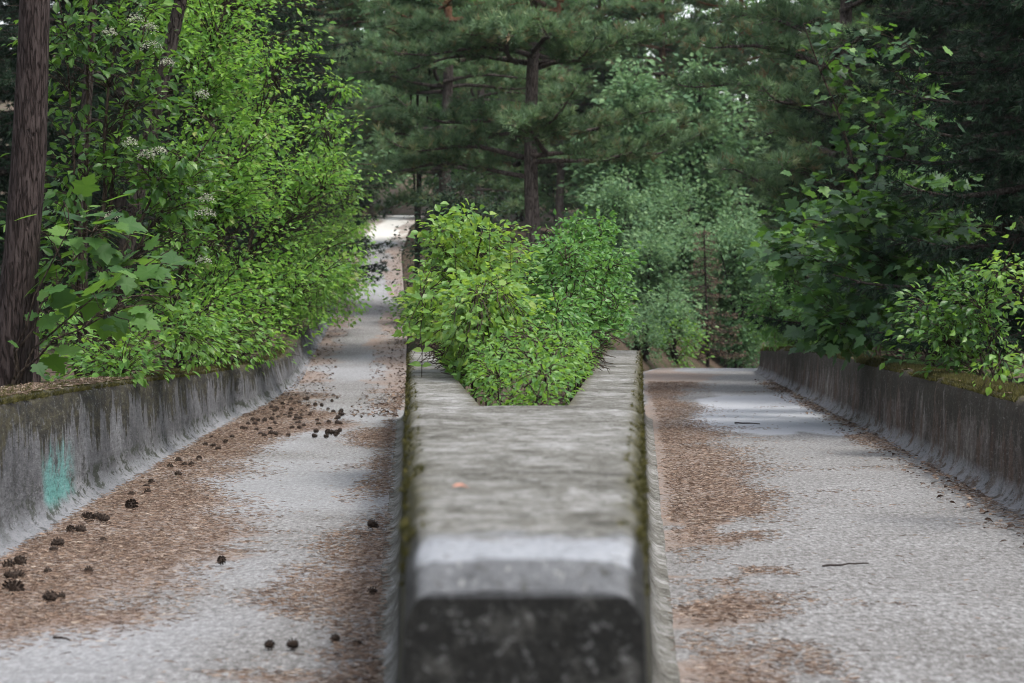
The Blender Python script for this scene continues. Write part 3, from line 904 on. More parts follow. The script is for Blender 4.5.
# spruces
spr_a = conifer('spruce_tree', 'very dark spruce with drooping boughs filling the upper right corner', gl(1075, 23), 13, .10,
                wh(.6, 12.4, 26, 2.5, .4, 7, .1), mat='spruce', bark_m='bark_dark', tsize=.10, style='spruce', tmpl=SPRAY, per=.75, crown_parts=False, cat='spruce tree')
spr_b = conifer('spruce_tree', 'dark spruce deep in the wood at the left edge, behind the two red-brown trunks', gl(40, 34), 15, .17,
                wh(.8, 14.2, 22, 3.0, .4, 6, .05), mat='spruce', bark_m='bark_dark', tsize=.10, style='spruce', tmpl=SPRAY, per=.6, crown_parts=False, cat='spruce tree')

def zone(x):
    for lim, t in ((100, 'behind the trunks at the left edge'), (180, 'behind the flowering elder'), (240, 'behind the left light green tree'), (320, 'behind the tree overhanging the track'), (405, 'above the climbing track'),
                   (460, 'left of the slim pine trunk'), (505, 'between the slim pine and the big central pine'), (550, 'straight behind the big central pine'), (610, 'just right of the big central pine'), (665, 'above the pale thicket'),
                   (730, 'above the dead brown spruce'), (790, 'above the far end of the right wall'), (835, 'left of the thick blue-green pine'), (880, 'behind the thick blue-green pine'), (935, 'behind the hanging maple leaves'), (990, 'behind the dark corner spruces')):
        if x < lim: return t
    return 'at the right edge behind the bright sapling'
G_FP = 'pines standing far back in the wood'
G_FS = 'dark spruces deep in the wood'
for lab, x, d, rot, sc, src in [
    ('pine right of the big central pine, over the pale far bushes', 662, 98, 1.2, 1.35, pine_b),
    ('pine at the top between the central pine and the right-hand pine', 742, 98, 2.3, 1.4, pine_a),
    ('tall pine behind the right wall between blue-green pine and dark spruce', 905, 42, .7, 1.1, pine_c),
    ('far pine over the bend of the uphill track', 318, 98, .4, 1.2, pine_b),
    ('far pine behind the upper left broadleaf tree', 335, 78, 2.0, 1.2, pine_a)]:
    copy_thing(src, lab, gl(x, d), rot, sc)
for k, (x, d) in enumerate([(480, 88), (560, 98), (600, 100), (820, 96), (870, 76), (905, 66), (965, 60), (520, 125), (590, 126), (440, 118), (850, 105), (930, 90)]):
    copy_thing([pine_b, pine_a, pine_c][k % 3], 'distant pine deep in the wood ' + zone(x), gl(x, d), k * 1.7, 1.05 + .12 * (k % 4), G_FP)
for lab, x, d, rot, sc, src in [
    ('dark spruce behind the shaded maples over the right wall', 940, 35, 1.0, 1.1, spr_a),
    ('dark spruce at the right edge behind the bright sapling', 1010, 31, 2.2, 1.1, spr_a)]:
    copy_thing(src, lab, gl(x, d), rot, sc)
for k, (x, d) in enumerate([(120, 40), (195, 46), (255, 54), (300, 64), (70, 52), (150, 62), (-30, 40), (105, 60), (165, 52), (880, 48), (960, 40), (1030, 46), (225, 74), (20, 70)]):
    copy_thing([spr_b, spr_a][k % 2], 'dark spruce deep in the wood ' + zone(x), gl(x, d), k * 2.1, 1.0 + .1 * (k % 3), G_FS)

# bare trunks on the left: two thick pine boles and a leaning thin tree
def bole(name, label, xt, yt, xb, yb, d, r, mat, h=9.0, group=None, cat='pine tree', stubs=6, crown=True):
    gx = (xb - 512) / FPX * d
    base = (gx, d, ground(gx, d))
    lx = ((xt - xb) / FPX * d) / ((yb - yt) / FPX * d) * h
    wl = [(h * .72, 5, 1.8, .2, None), (h * .82, 5, 1.6, .25, None), (h * .92, 4, 1.1, .3, None)]
    return conifer(name, label, base, h, r, wl, bark_m=mat, lean=(lx, 0), per=.5, limb_r=.04, group=group, cat=cat, crown_parts=False)
bole('pine_tree', 'thick red-brown pine trunk at the left edge, the nearer of two', 31, 0, 5, 390, 16, .125, 'bark_pine')
bole('pine_tree', 'slimmer dark pine trunk close behind the thick one at the left edge', 40, 0, 30, 390, 17.6, .075, 'bark_pine')
bole('pine_tree', 'thin dark tree leaning right among the elder leaves on the left', 163, 0, 105, 300, 22, .075, 'bark_dark')
bole('pine_tree', 'thin upright dark trunk between the thick pine and the leaning tree', 92, 0, 82, 380, 26, .065, 'bark_dark')
bole('pine_tree', 'thin dark trunk half hidden in the light green tree', 215, 0, 205, 380, 36, .08, 'bark_dark')

# dead little spruce and the far thicket on the right
dead = conifer('spruce_tree', 'small dead brown spruce beyond the crest of the right track', gl(706, 57), 3.4, .03, wh(.3, 3.2, 11, 1.0, .15, 6, .0),
               mat='dead', bark_m='bark_dark', tsize=.06, style='spruce', tmpl=SPRAY, per=.4, limb_r=.02, crown_parts=False, cat='spruce tree')

def far_bush(label, x0, y0, x1, y1, d, mat='far_broad', dens=1.0, size=.13, depth=1.6, tmpl=DIAM, group=None, name='broadleaf_tree', cat='tree', clump=1.3):
    cx = (x0 + x1) / 2
    b = gl(cx, d)
    s = d / FPX
    w = (x1 - x0) * s; zt = EYE + (HORY - y0) * s
    zb = min(EYE + (HORY - y1) * s, zt - .5)
    zb = max(zb, b[2] - .2)
    h = zt - zb; cz = zb + h * .5; X = b[0]
    blobs = [(X, d, zb + h * .36, w * .50, depth, h * .40), (X - w * .3, d + .3, zb + h * .5, w * .25, depth * .6, h * .16), (X + w * .33, d - .2, zb + h * .42, w * .25, depth * .6, h * .16), (X + w * .05, d, zb + h * .95, w * .10, depth * .3, h * .16, w * depth * h * .012), (X - w * .2, d, zb + h * .68, w * .30, depth * .8, h * .30), (X + w * .18, d + .4, zb + h * .70, w * .28, depth * .8, h * .28), (X, d - .4, zb + h * .8, w * .22, depth * .6, h * .2)]
    n = int(70 * w * h * dens / (.4 + size * 4)) + 40
    return shrub(name, label, cat, b, blobs, 4, n, 26, size, tmpl, 'diamond', mat, group=group, stem_r=.05, spread=.2 + size * .9, shell=.8, flat=.6, bark_m='bark_dark', clump=clump)
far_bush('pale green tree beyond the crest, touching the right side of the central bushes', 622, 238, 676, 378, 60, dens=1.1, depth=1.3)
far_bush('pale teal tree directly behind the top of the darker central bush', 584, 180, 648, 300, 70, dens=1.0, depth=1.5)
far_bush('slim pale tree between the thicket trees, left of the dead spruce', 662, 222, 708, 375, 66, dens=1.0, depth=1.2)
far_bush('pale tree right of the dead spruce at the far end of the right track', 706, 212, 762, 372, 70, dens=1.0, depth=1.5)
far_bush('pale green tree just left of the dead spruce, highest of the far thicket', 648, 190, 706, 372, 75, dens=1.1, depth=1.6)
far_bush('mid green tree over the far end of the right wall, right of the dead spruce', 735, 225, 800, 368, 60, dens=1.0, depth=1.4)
far_bush('low pale bush beside the crest, at the right arm of the V', 628, 318, 668, 378, 50, dens=1.0, depth=.8, size=.09, name='bush', cat='bush')
far_bush('small pale bush in front of the dead spruce, beyond the crest', 640, 292, 690, 376, 55, dens=1.0, depth=.9, size=.10, name='bush', cat='bush')
far_bush('low green bush left of the sandy gap beyond the crest', 668, 325, 700, 372, 54, 'herb', .9, .10, 1.0, name='bush', cat='bush')
far_bush('leafy yellow-green bush at the far end of the right wall', 745, 312, 792, 365, 50, 'herb', .9, .09, .9, name='bush', cat='bush')
far_bush('dark green thicket behind the far end of the right wall', 738, 285, 800, 368, 52, 'willow', .8, .10, 1.3, name='bush', cat='bush')
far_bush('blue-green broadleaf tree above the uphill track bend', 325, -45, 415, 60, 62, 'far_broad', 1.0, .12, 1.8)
far_bush('dark shrub at the right-hand edge of the climbing track, left of the central bushes', 388, 268, 426, 352, 50, 'elder', .8, .08, 1.6, name='bush', cat='bush')

far_bush('undergrowth coloured dark to stand for the shade under the big central pine', 402, 185, 515, 300, 56, 'spruce', .7, .09, 1.8, name='bush', cat='bush')  # conifer shade painted in: the bush takes the near-black spruce leaf colour
# tall broadleaf trees closing the background
def tall_tree(label, x, d, w, h, mat, seed_):
    b = np.array(gl(x, d))
    X, Y, Z = b
    bl = [(X, Y, Z + h * .30, w * .5, w * .4, h * .26), (X - w * .15, Y, Z + h * .55, w * .42, w * .36, h * .24), (X + w * .15, Y, Z + h * .72, w * .36, w * .3, h * .2), (X, Y, Z + h * .88, w * .24, w * .22, h * .12)]
    return shrub('broadleaf_tree', label, 'tree', b, bl, 5, 620, 20, .24, DIAM, 'diamond', mat, stem_r=.10, spread=.35, shell=1.1, flat=.7, bark_m='bark_dark')
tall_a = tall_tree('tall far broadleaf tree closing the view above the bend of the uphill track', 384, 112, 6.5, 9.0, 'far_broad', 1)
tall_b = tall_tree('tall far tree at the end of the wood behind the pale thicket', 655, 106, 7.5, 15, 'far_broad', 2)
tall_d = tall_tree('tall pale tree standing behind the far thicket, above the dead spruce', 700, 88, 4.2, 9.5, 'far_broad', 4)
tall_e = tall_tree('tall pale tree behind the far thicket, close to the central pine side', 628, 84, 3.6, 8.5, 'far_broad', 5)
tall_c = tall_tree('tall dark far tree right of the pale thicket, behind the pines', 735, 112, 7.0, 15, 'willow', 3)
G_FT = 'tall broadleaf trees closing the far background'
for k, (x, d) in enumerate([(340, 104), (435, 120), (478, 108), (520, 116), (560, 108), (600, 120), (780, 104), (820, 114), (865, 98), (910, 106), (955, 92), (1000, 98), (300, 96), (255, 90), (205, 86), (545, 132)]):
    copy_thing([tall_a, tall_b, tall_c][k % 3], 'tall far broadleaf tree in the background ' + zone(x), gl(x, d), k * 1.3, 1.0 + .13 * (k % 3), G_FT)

# light green trees overhanging the left wall
def over_track(W):       # nothing grows into the walking height of the track
    return ~((W[:, 0] > -6.0) & (W[:, 2] < .25))
def tree_l(label, x, d, blobs, **k):
    b = gl(x, d)
    bl = [tuple(px(b_[0], b_[1], b_[2])) + tuple(b_[3:]) for b_ in blobs]
    return shrub(k.pop('name', 'broadleaf_tree'), label, k.pop('cat', 'tree'), b, bl, **k)
tree_l('light green tree overhanging the track beyond the left wall', 215, 31,
       [(290, 160, 31, 1.0, 1.3, 1.2), (305, 240, 31, .8, 1.2, .9), (240, 50, 31, 1.2, 1.4, 1.3), (250, 250, 30, 1.0, 1.2, 1.2), (345, 178, 32, .55, 1.0, .7), (330, 105, 32, .4, .8, .5), (325, 285, 33, .5, .9, .6), (285, 325, 31, .65, 1.0, .5), (200, -60, 31, 1.5, 1.6, 1.2)],
       stems=9, twigs=1000, per=23, size=.085, mat='lime', parts=300, clump=1.6, stem_r=.045, spread=.12, shell=1.2, bark_m='twig')
tree_l('light green tree behind the elder, left of the overhanging one', 170, 27,
       [(225, 130, 27, .9, 1.1, 1.2), (215, 240, 27, .8, 1.0, 1.0), (250, 320, 27, .7, .8, .5), (190, 30, 27, 1.0, 1.2, 1.2), (200, 330, 26, .6, .8, .45)],
       stems=7, twigs=560, per=24, size=.085, mat='lime', parts=300, clump=1.8, stem_r=.04, spread=.12, shell=1.2)
tree_l('light green bush farther up the left side of the climbing track', 318, 46,
       [(320, 280, 46, .9, 2.2, 1.2), (330, 200, 48, .7, 2.0, 1.3), (322, 335, 44, .5, 1.6, .4), (345, 285, 52, .7, 2.0, .9), (352, 240, 56, .6, 2, .8)],
       stems=7, twigs=330, per=22, size=.095, mat='lime', parts=0, stem_r=.04, spread=.13, shell=1.2)
# elder with white flower heads
elder = tree_l('elder with flat white flower heads behind the left wall', 120, 20,
       [(110, 120, 20, .8, .7, 1.0), (150, 220, 20, .7, .6, .8), (100, 20, 20, .9, .8, .7), (200, 190, 20.5, .5, .5, .7), (60, 250, 20, .5, .6, .8)],
       stems=7, twigs=300, per=13, size=.10, mat='elder', parts=200, clump=1.7, stem_r=.03, spread=.11, shell=1.2, name='elder_bush', cat='bush')
def flower_head(parent, p, r):
    k = 110
    a = RNG.random(k) * 6.28; rr = np.sqrt(RNG.random(k)) * r
    P = np.stack([rr * np.cos(a), rr * np.sin(a), -.5 * rr ** 2 / r + RNG.normal(0, .014, k)], -1) + (np.array(p) - np.array(parent.location))
    D_ = RNG.normal(0, 1, (k, 3)); nn = np.array([0, -.3, 1.0]) + RNG.normal(0, .3, (k, 3))
    leaf_cloud('flower_head', tmpl_diamond(.5), P, frames(D_, nn), np.full(k, .014), M['flower'], parent, 'stuff')
for x, y in [(131, 140), (147, 152), (112, 214), (203, 92), (152, 42), (207, 196), (205, 210), (150, 25), (168, 60), (136, 16), (160, 148), (204, 258), (110, 30)]:
    flower_head(elder, px(x, y, 19.2 + RNG.uniform(-.3, .3)), RNG.uniform(.06, .1))
# maple sapling with big leaves by the left wall
tree_l('maple sapling with large lobed leaves drooping over the left wall', 118, 15.8,
       [(70, 260, 15.8, .30, .5, .5), (140, 325, 15.4, .45, .45, .32), (60, 330, 15.8, .30, .5, .3), (180, 285, 16, .28, .4, .45), (110, 240, 16, .35, .4, .4)],
       stems=4, twigs=42, per=3.2, size=.145, tmpl=MAPLE, key='maple', mat='maple', parts=260, stem_r=.012, spread=.12, droop=.2, flat=.22, name='maple_sapling', cat='sapling', min_z=.86)
tree_l('low leafy undergrowth bush behind the left wall below the elder', 190, 20,
       [(180, 330, 20, .5, .5, .4), (230, 350, 22, .5, .5, .3), (120, 350, 18.5, .45, .5, .3), (75, 345, 19, .4, .5, .4)],
       stems=6, twigs=170, per=12, size=.075, mat='herb', parts=120, stem_r=.012, spread=.09, name='bush', cat='bush', min_z=.7)

# right side: shaded maples, bright hanging maple, sapling at the edge
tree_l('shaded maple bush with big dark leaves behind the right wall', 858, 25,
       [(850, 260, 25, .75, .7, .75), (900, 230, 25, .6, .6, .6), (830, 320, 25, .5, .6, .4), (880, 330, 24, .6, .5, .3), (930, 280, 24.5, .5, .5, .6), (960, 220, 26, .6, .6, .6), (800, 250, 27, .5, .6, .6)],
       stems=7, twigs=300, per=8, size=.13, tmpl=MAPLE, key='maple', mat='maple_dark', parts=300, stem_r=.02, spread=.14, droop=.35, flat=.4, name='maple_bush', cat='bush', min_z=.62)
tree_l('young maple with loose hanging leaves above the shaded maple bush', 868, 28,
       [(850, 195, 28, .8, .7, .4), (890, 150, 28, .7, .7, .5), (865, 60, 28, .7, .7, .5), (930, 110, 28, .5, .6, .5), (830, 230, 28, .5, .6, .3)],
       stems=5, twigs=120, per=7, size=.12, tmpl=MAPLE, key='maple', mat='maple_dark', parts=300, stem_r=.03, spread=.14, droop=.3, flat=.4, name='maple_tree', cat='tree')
tree_l('dense green bush at the far half of the right wall', 805, 36,
       [(800, 290, 36, .7, .8, .7), (770, 320, 38, .5, .8, .45), (830, 310, 34, .6, .7, .5), (800, 225, 38, .6, .8, .6)],
       stems=6, twigs=260, per=18, size=.09, mat='willow', parts=0, stem_r=.025, spread=.13, name='bush', cat='bush', min_z=.55)
tree_l('dark undergrowth bush behind the middle of the right wall', 950, 20,
       [(950, 320, 20, .5, .5, .45), (985, 305, 20, .5, .5, .4), (920, 340, 20, .4, .4, .25)],
       stems=6, twigs=130, per=12, size=.075, mat='elder', parts=60, stem_r=.014, spread=.1, name='bush', cat='bush', min_z=.62)
tree_l('bright sapling with small leaves leaning over the right wall at the picture edge', 1040, 13.6,
       [(1020, 250, 13.4, .12, .2, .28), (1030, 320, 13.3, .14, .2, .25), (1012, 370, 13.0, .16, .2, .14), (990, 395, 12.9, .07, .12, .05), (1050, 290, 13.6, .2, .25, .4), (1006, 285, 13.4, .06, .12, .12)],
       stems=5, twigs=52, per=8, size=.05, mat='bush', parts=300, stem_r=.009, spread=.06, name='sapling', cat='sapling', min_z=.72, tmpl=WIDE, key='wide')

# central bushes in the V
tree_l('yellow-green bush with upright shoots in the left half of the V', 470, 17.5,
       [(440, 238, 17, .05, .3, .10, .012), (462, 228, 17.3, .05, .3, .12, .012), (484, 238, 17, .05, .3, .10, .012), (516, 240, 17.6, .06, .3, .10, .012), (424, 268, 17, .05, .3, .10, .010), (455, 300, 17, .32, 1.0, .36), (430, 330, 16.5, .18, .8, .22), (490, 330, 15.5, .3, 1.0, .35), (510, 290, 18, .28, .9, .32), (470, 265, 17.5, .22, .7, .2), (425, 345, 20, .16, 1.5, .2), (480, 350, 16.5, .3, 1.5, .2)],
       stems=10, twigs=560, per=15, size=.058, mat='bush', parts=300, stem_r=.012, spread=.075, shell=1.3, name='bush', cat='bush', min_z=.6, tmpl=WIDE, key='wide', droop=.1, flat=.55, floor_keep=lambda W: (W[:, 2] > 1.04) | ((W[:, 0] > INL(W[:, 1]) - .04) & (W[:, 0] < INR(W[:, 1]) + .04)))
tree_l('darker green rounded bush in the right half of the V', 580, 20,
       [(575, 232, 20.5, .06, .3, .12, .02), (602, 228, 20.5, .06, .3, .12, .02), (545, 250, 20.5, .06, .3, .12, .02), (624, 262, 20, .06, .3, .12, .02), (580, 285, 20, .34, 1.2, .46), (605, 310, 20.5, .25, 1.1, .38), (555, 330, 18, .24, 1.0, .36), (590, 245, 21, .24, .8, .18), (612, 340, 19.5, .12, 1.0, .18), (540, 290, 21, .3, 1.0, .4)],
       stems=10, twigs=560, per=16, size=.056, mat='willow', parts=300, stem_r=.013, spread=.075, shell=1.2, name='bush', cat='bush', min_z=.6, flat=.6, floor_keep=lambda W: (W[:, 2] > 1.04) | ((W[:, 0] > INL(W[:, 1]) - .04) & (W[:, 0] < INR(W[:, 1]) + .04)))
tree_l('low leafy plants at the tip of the V, just behind the solid divider', 520, 12.4,
       [(510, 392, 12.2, .12, .6, .13), (540, 388, 12.2, .13, .6, .13), (545, 375, 13, .14, .8, .14), (500, 355, 13.6, .18, .8, .16), (535, 350, 15, .28, 1.2, .18), (565, 365, 14.5, .16, 1.2, .16), (480, 375, 14.5, .14, 1.2, .16), (590, 360, 18, .2, 2.5, .14), (455, 362, 18, .2, 2.5, .14)],
       stems=14, twigs=460, per=13, size=.042, mat='herb', parts=300, stem_r=.006, spread=.05, shell=1.2, name='plant', cat='plant', min_z=.56, flat=.5,
       floor_keep=lambda W: (W[:, 0] > INL(W[:, 1]) - .02) & (W[:, 0] < INR(W[:, 1]) + .03) & (W[:, 1] > 11.25))
# upright shoots above the left bush
for lab, x, y0, y1, d in [('tallest slender shoot with paired leaves above the yellow-green bush', 490, 215, 300, 16.5), ('slender shoot at the left shoulder of the yellow-green bush', 455, 232, 300, 16.2), ('slender leaning shoot right of the tallest one', 511, 225, 300, 16.8), ('short leafy shoot at the left rim of the V', 420, 262, 330, 16.0)]:
    b = px(x + RNG.uniform(-4, 4), y1, d); t_ = px(x, y0, d); zb = .5
    base = np.array([b[0], d, zb])
    root = thing('plant_shoot', lab, 'plant', base)
    ln = bend((0, 0, 0), t_ - base, 0, 10, .008)
    tb = Tubes(); tb.add(ln, np.linspace(.004, .0015, 10), 5); link('stem', tb.mesh('stem', M['twig']), root)
    P, D_, S = [], [], []
    for k in range(3, 10):
        a = RNG.random() * 3
        for s in (0, PI):
            P.append(ln[k]); D_.append((math.cos(a + s), math.sin(a + s) * .7, .25)); S.append(RNG.uniform(.07, .11) * (1.1 - .04 * k))
    P, D_, S = np.array(P), np.array(D_), np.array(S)
    leaf_parts(WIDE, 'wide', P, frames(D_, np.array([0, -.9, 1.]) + RNG.normal(0, .25, P.shape)), S, M['bush'], root)

# ------------------------------------------------------------------ moss on the wall tops
def moss_on(parent, fn, n, name='moss', size=.028):
    P = []; Nn = []
    for _ in range(n):
        r = fn()
        if r is not None: P.append(r)
    P = np.array(P)
    D_ = RNG.normal(0, .55, (len(P), 3)); D_[:, 2] = 1
    R = frames(D_, RNG.normal(size=(len(P), 3)))
    leaf_cloud(name, SPRAY, P, R, size * RNG.uniform(.5, 1.3, len(P)), M['moss'], parent)
def fn_l():
    d = RNG.uniform(9, 40); d = 9 + (d - 9) ** 1
    if fbm(d * 1.7, 1.0, 3) < .42 and RNG.random() < .75: return None
    u = .13 + .33 * RNG.random() ** 2.2
    return (XL(d) - u, d, EL(d) + ZTL(d) - (.03 if u < .16 else 0) - .004)
def fn_r():
    d = RNG.uniform(11, 47.5)
    u = .13 + .34 * RNG.random() ** 1.3
    if fbm(d * 1.3, u * 6, 4) < .36: return None
    return (XR(d) + u, d, ER(d) + ZTR(d) - (.03 if u < .16 else 0) - .004)
def fn_d():
    d = 5 + 21 * RNG.random() ** 1.4
    s = -1 if RNG.random() < .5 else 1
    u = -.012 + .055 * RNG.random() ** 1.6
    o = OUTL(d) if s < 0 else OUTR(d)
    if fbm(d * 2.2, s * 5.0, 12) < .45: return None
    z = .80 if u > .04 else .79 - (.04 - u) * 3.0 * RNG.random()
    return (o - s * u, d, z - .005)
moss_on(wall_l, fn_l, 9000, size=.034); moss_on(wall_r, fn_r, 17000, size=.042); moss_on(divid, fn_d, 4200, size=.022)

# ------------------------------------------------------------------ loose needles, dead leaves, cones, sticks
def needles(name, xa, xb, el, fn, n, d0, d1, powr=1.7):
    d = d0 + (d1 - d0) * RNG.random(n) ** powr
    u = RNG.random(n)
    A = np.array([xa(float(q)) for q in d]); B = np.array([xb(float(q)) for q in d])
    x = A + (B - A) * u
    keep = RNG.random(n) < np.clip(fn(u, x, d) ** 1.8, .003, 1)
    x, d = x[keep], d[keep]
    z = np.array([float(el(float(q))) for q in d]) + .014 + .014 * RNG.random(len(d))
    k = len(d)
    a = RNG.random(k) * 6.28
    D_ = np.stack([np.cos(a), np.sin(a), RNG.normal(0, .1, k)], -1)
    R = frames(D_, np.array([0, 0, 1.0]) + RNG.normal(0, .3, (k, 3)))
    t = (np.array([[-.011, 0, 0], [.011, 0, 0], [.022, 1, .1], [-.006, 1, .02], [0, .5, .09]]), np.array([[0, 1, 4], [1, 2, 4], [2, 3, 4], [3, 0, 4]]))
    leaf_cloud(name, t, np.stack([x, d, z], -1), R, RNG.uniform(.02, .05, k), M['needle_litter'], None)
    o = COL.objects[-1]
needles('pine_needle_litter', lambda d: XL(d) + .02, lambda d: _lr(d) - .08, EL, litter_left, 240000, 6, 34)
needles('pine_needle_litter', lambda d: _rl(d) + .08, lambda d: XR(d) - .02, ER, litter_right, 240000, 6, 40)
lits = [o for o in COL.objects if o.name.startswith('pine_needle_litter')]
for o, l in zip(lits, ('brown pine needle litter scattered over the left track', 'brown pine needle litter scattered over the right track')):
    o['label'] = l; o['category'] = 'litter'

def dead_leaves(label, pts, s0, s1):
    P = np.array(pts); k = len(P)
    a = RNG.random(k) * 6.28
    D_ = np.stack([np.cos(a), np.sin(a), RNG.normal(0, .15, k)], -1)
    R = frames(D_, np.array([0, 0, 1.0]) + RNG.normal(0, .25, (k, 3)))
    V_, F_ = scatter(WIDE, P, R, RNG.uniform(s0, s1, k))
    link('dead_leaf_litter', mesh_arrays('dead_leaf_litter', V_, F_, M['dead_leaf'], rnd=np.repeat(RNG.random(k), len(WIDE[0]))), None, 'stuff', label, 'litter')
pts = []
for _ in range(3000):
    d = 27 + 67 * RNG.random() ** 1.4
    if RNG.random() < .5:
        x = XL(d) + .04 + .75 * RNG.random() ** 1.8 * (1.0 if d < 36 else .8)
        z = EL(d)
    else:
        x = _lr(d) - .06 - .62 * RNG.random() ** 1.7; z = EL(d)
    pts.append((x, d, float(z) + .02 + .02 * RNG.random()))
for _ in range(2600):
    d = 27 + 60 * RNG.random() ** 1.3
    w = min(2.2, (_rl(d) - _lr(d)) * .5) * RNG.random()
    x = _lr(d) + .05 + w
    pts.append((x, d, ground(x, d) + .03))
dead_leaves('brown dead leaves drifted along both sides of the climbing left track', pts, .035, .075)
pts = []
for _ in range(700):
    d = 11 + 30 * RNG.random(); x = XR(d) - .03 - .32 * RNG.random() ** 1.8
    pts.append((x, d, float(ER(d)) + .02 + .015 * RNG.random()))
dead_leaves('dry leaves and bark bits along the foot of the right wall', pts, .025, .06)

# soft accumulation of cones: one cone mesh, many objects
def cone_mesh():
    v = []; f = []
    sides, rows = 8, 6
    prof = [(0, .0), (.30, .10), (.42, .32), (.38, .58), (.24, .82), (.05, 1.0)]
    for r, z in prof:
        for k in range(sides):
            a = 2 * PI * k / sides; v.append((r * .8 * math.cos(a), r * .8 * math.sin(a), z))
    for i_ in range(rows - 1):
        for k in range(sides):
            a = i_ * sides + k; b = i_ * sides + (k + 1) % sides
            f.append((a, b, b + sides)); f.append((a, b + sides, a + sides))
    for q in range(34):
        t = .04 + .9 * q / 34; a = q * 2.399
        r = np.interp(t, [p[1] for p in prof], [p[0] for p in prof])
        c = np.array([math.cos(a), math.sin(a), 0]); s = np.array([-math.sin(a), math.cos(a), 0]); b = len(v)
        p = c * r * .75 + np.array([0, 0, t]); tip = c * (r * 1.18 + .05) + np.array([0, 0, t + .05])
        v += [tuple(p - s * .07), tuple(p + s * .07), tuple(tip + s * .10), tuple(tip - s * .10), tuple((p + tip) / 2 - np.array([0, 0, .09]))]
        f += [(b, b + 1, b + 2), (b, b + 2, b + 3), (b, b + 4, b + 1), (b + 3, b + 2, b + 4)]
    v = np.array(v, float); v[:, 2] -= .5
    return mesh_arrays('pine_cone', v, np.array(f), M['cone'])
CONE = cone_mesh()
G_CONE = 'pine cones fallen on the left track'
def cone(x, y, label, size=None):
    d = FPX * EYE / (y - HORY)
    X = (x - 512) / FPX * d
    s = (size or RNG.uniform(.05, .066)) * RNG.uniform(.8, 1.12)
    o = link('pine_cone', CONE, None, None, label, 'pine cone', G_CONE, (X, d, s * .37 + .010))
    o.scale = (s, s, s * RNG.uniform(.95, 1.15))
    o.rotation_euler = (PI / 2 + RNG.normal(0, .25), RNG.random() * .4, RNG.random() * 6.28)
for x, y in [(8, 572), (19, 569), (10, 583), (19, 581), (8, 595), (16, 597)]:
    cone(x, y, 'one of the pine cones clustered at the lower left picture edge by the wall foot', .062)
for x, y in [(60, 603), (49, 606)]: cone(x, y, 'one of two small cones lying together on the brown needles, lower left')
for x, y in [(70, 535), (80, 536), (89, 524), (96, 522), (85, 521), (104, 525), (57, 550), (53, 555)]:
    cone(x, y, 'pine cone at the foot of the left wall beneath the turquoise paint')
for x, y in [(131, 512)]: cone(x, y, 'large single pine cone on the needles left of the pale strip', .075)
for x, y in [(131, 498), (146, 490), (151, 486), (147, 496), (178, 464), (184, 468), (191, 468), (178, 478), (205, 447), (213, 449), (218, 452), (199, 462), (170, 470), (225, 445), (232, 440), (211, 440)]:
    cone(x, y, 'pine cone along the foot of the left wall between paint smear and cone heap', .052)
cone(221, 566, 'single dark pine cone out on the bare concrete of the left track')
cone(373, 531, 'single pine cone on the needles close to the divider')
cone(372, 532 + 66, 'single pine cone near the left foot of the divider, lower down')
for x, y in [(269, 652), (292, 652), (335, 646), (357, 650)]: cone(x, y, 'one of the small dark cones strewn near the bottom edge left of the divider', .042)
cone(88, 576, 'small cone among brown needles above the two small cones', .045)
for x, y in [(47, 577), (103, 545)]: cone(x, y, 'small cone in the brown needles near the cluster by the wall', .045)
for k in range(62):
    y = 411 + 28 * RNG.random(); t = (439 - y) / 28
    x = 232 + 30 * t + (103 - 8 * t) * RNG.random() ** 1.1
    if x < 262 - (y - 411) * 1.0: continue
    cone(x, y, 'pine cone in the dark heap drifted across the left track at the wall bend', .055)
for k in range(26):
    y = 392 + 20 * RNG.random(); x = 292 - (y - 392) * 1.2 + 58 * RNG.random() ** 1.5
    cone(x, y, 'pine cone scattered up-track beyond the dark cone heap', .055)

def stick(name, label, x0, y0, x1, y1, r, mat, zoff=.012):
    def fl(x, y):
        d = FPX * EYE / (y - HORY); return np.array([(x - 512) / FPX * d, d, zoff])
    a, b = fl(x0, y0), fl(x1, y1)
    base = (a + b) / 2
    tb = Tubes(); tb.add(bend(a - base, b - base, .003, 8, .0012), np.linspace(r, r * .6, 8), 7, .3)
    o = link(name, tb.mesh(name, M[mat]), None, None, label, 'stick', None, tuple(base))
stick('stick', 'thin black stick lying across the bare concrete of the right track', 823, 569, 869, 566, .006, 'stick_dark')
stick('stick', 'thin pale stick on brown needles by the lower left cones', 16, 582, 56, 587, .006, 'stick_pale')
stick('stick', 'short dark stick on the needles below the lower left cones', 53, 641, 70, 644, .006, 'stick_dark')
stick('stick', 'tiny dark twig on the pale smooth patch of the right track', 735, 424, 760, 425, .009, 'stick_dark')
# reddish leaf on the divider
d = .468 * FPX / (491 - HORY)
lv = mesh_arrays('fallen_leaf', WIDE[0] * .045, WIDE[1], M['chip'])
o = link('fallen_leaf', lv, None, None, 'small reddish leaf lying on top of the concrete divider', 'leaf', None, ((452 - 512) / FPX * d, d, .812))
o.rotation_euler = (.1, .1, -1.4)

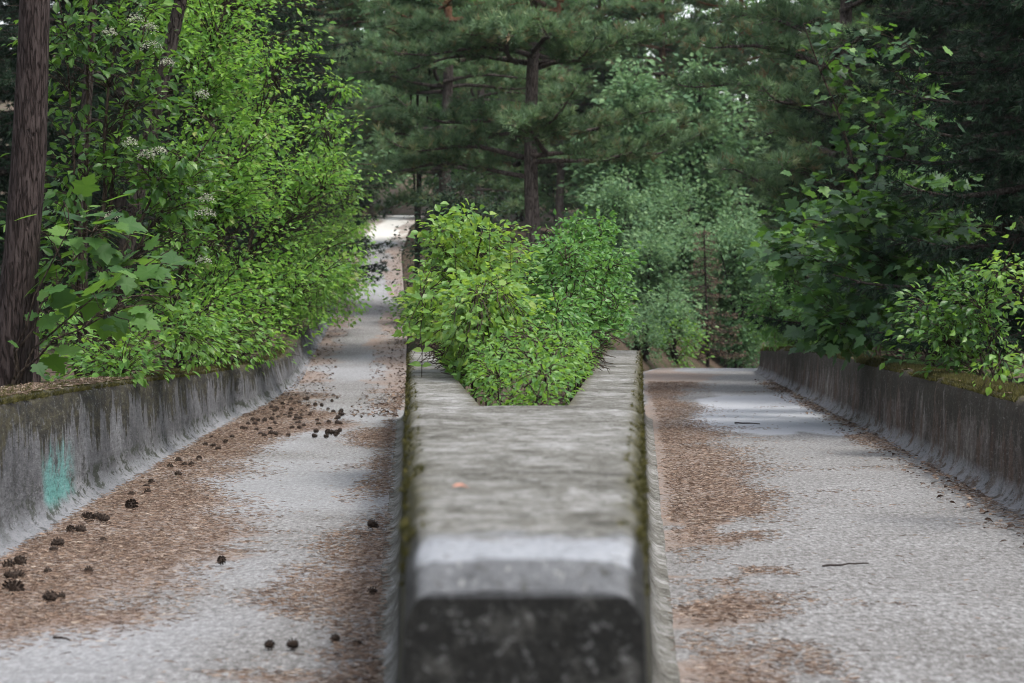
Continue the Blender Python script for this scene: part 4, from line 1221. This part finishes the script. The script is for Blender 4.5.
# low herbs carpeting the forest floor
pts = []
while len(pts) < 26000:
    d = RNG.uniform(4, 95); x = RNG.uniform(-14, 16)
    xl, xr, lr, rl = XL(d), XR(d), _lr(d), _rl(d)
    if not (x < xl - .6 or x > xr + .6 or (d > 28 and lr + .5 < x < rl - .5)): continue
    if fbm(x * .8, d * .8, 66) < .46: continue
    pts.append((x, d, ground(x, d) + .02 + .22 * RNG.random() ** 1.5))
P = np.array(pts); k = len(P)
a_ = RNG.random(k) * 6.28
V_, F_ = scatter(WIDE, P, frames(np.stack([np.cos(a_), np.sin(a_), RNG.normal(0, .3, k)], -1), np.array([0, 0, 1.0]) + RNG.normal(0, .4, (k, 3))), RNG.uniform(.05, .13, k))
link('undergrowth', mesh_arrays('undergrowth', V_, F_, M['elder'], rnd=np.repeat(RNG.random(k), len(WIDE[0]))), None, 'stuff', 'low green herbs carpeting the forest floor under the trees', 'undergrowth')

# brown needles caught on the wall tops
def top_needles(parent, edge, sgn, elev, zt, d0, d1, n):
    d = d0 + (d1 - d0) * RNG.random(n) ** 1.3
    u = .16 + .3 * RNG.random(n)
    P = np.array([(edge(float(q)) + sgn * w, q, float(elev(float(q))) + zt(float(q)) + .008) for q, w in zip(d, u)])
    a = RNG.random(n) * 6.28
    D_ = np.stack([np.cos(a), np.sin(a), RNG.normal(0, .12, n)], -1)
    t = (np.array([[-.011, 0, 0], [.011, 0, 0], [.022, 1, .1], [-.006, 1, .02], [0, .5, .09]]), np.array([[0, 1, 4], [1, 2, 4], [2, 3, 4], [3, 0, 4]]))
    leaf_cloud('needle_cover', t, P, frames(D_, np.array([0, 0, 1.0]) + RNG.normal(0, .3, (n, 3))), RNG.uniform(.03, .06, n), M['needle_litter'], parent)
top_needles(wall_l, XL, -1, EL, ZTL, 9, 19, 6000)
top_needles(wall_r, XR, 1, ER, ZTR, 11, 30, 500)

# ------------------------------------------------------------------ damp forest air
def haze_box():
    m, nt = new_mat('haze')
    pv = N(nt, 'ShaderNodeVolumePrincipled')
    pv.inputs['Color'].default_value = (.80, .90, .93, 1)
    pv.inputs['Density'].default_value = .00012
    pv.inputs['Anisotropy'].default_value = .2
    o = N(nt, 'ShaderNodeOutputMaterial'); nt.links.new(pv.outputs[0], o.inputs['Volume'])
    x0, x1, y0, y1, z0, z1 = -110, 120, -16, 330, -9, 46
    v = np.array([(x, y, z) for z in (z0, z1) for y in (y0, y1) for x in (x0, x1)])
    f = np.array([(0, 2, 3, 1), (4, 5, 7, 6), (0, 1, 5, 4), (2, 6, 7, 3), (0, 4, 6, 2), (1, 3, 7, 5)])
    link('haze', mesh_arrays('haze', v, f, m), None, 'stuff', 'thin damp haze hanging through the whole wood', 'haze')
haze_box()
scn.cycles.volume_bounces = 0
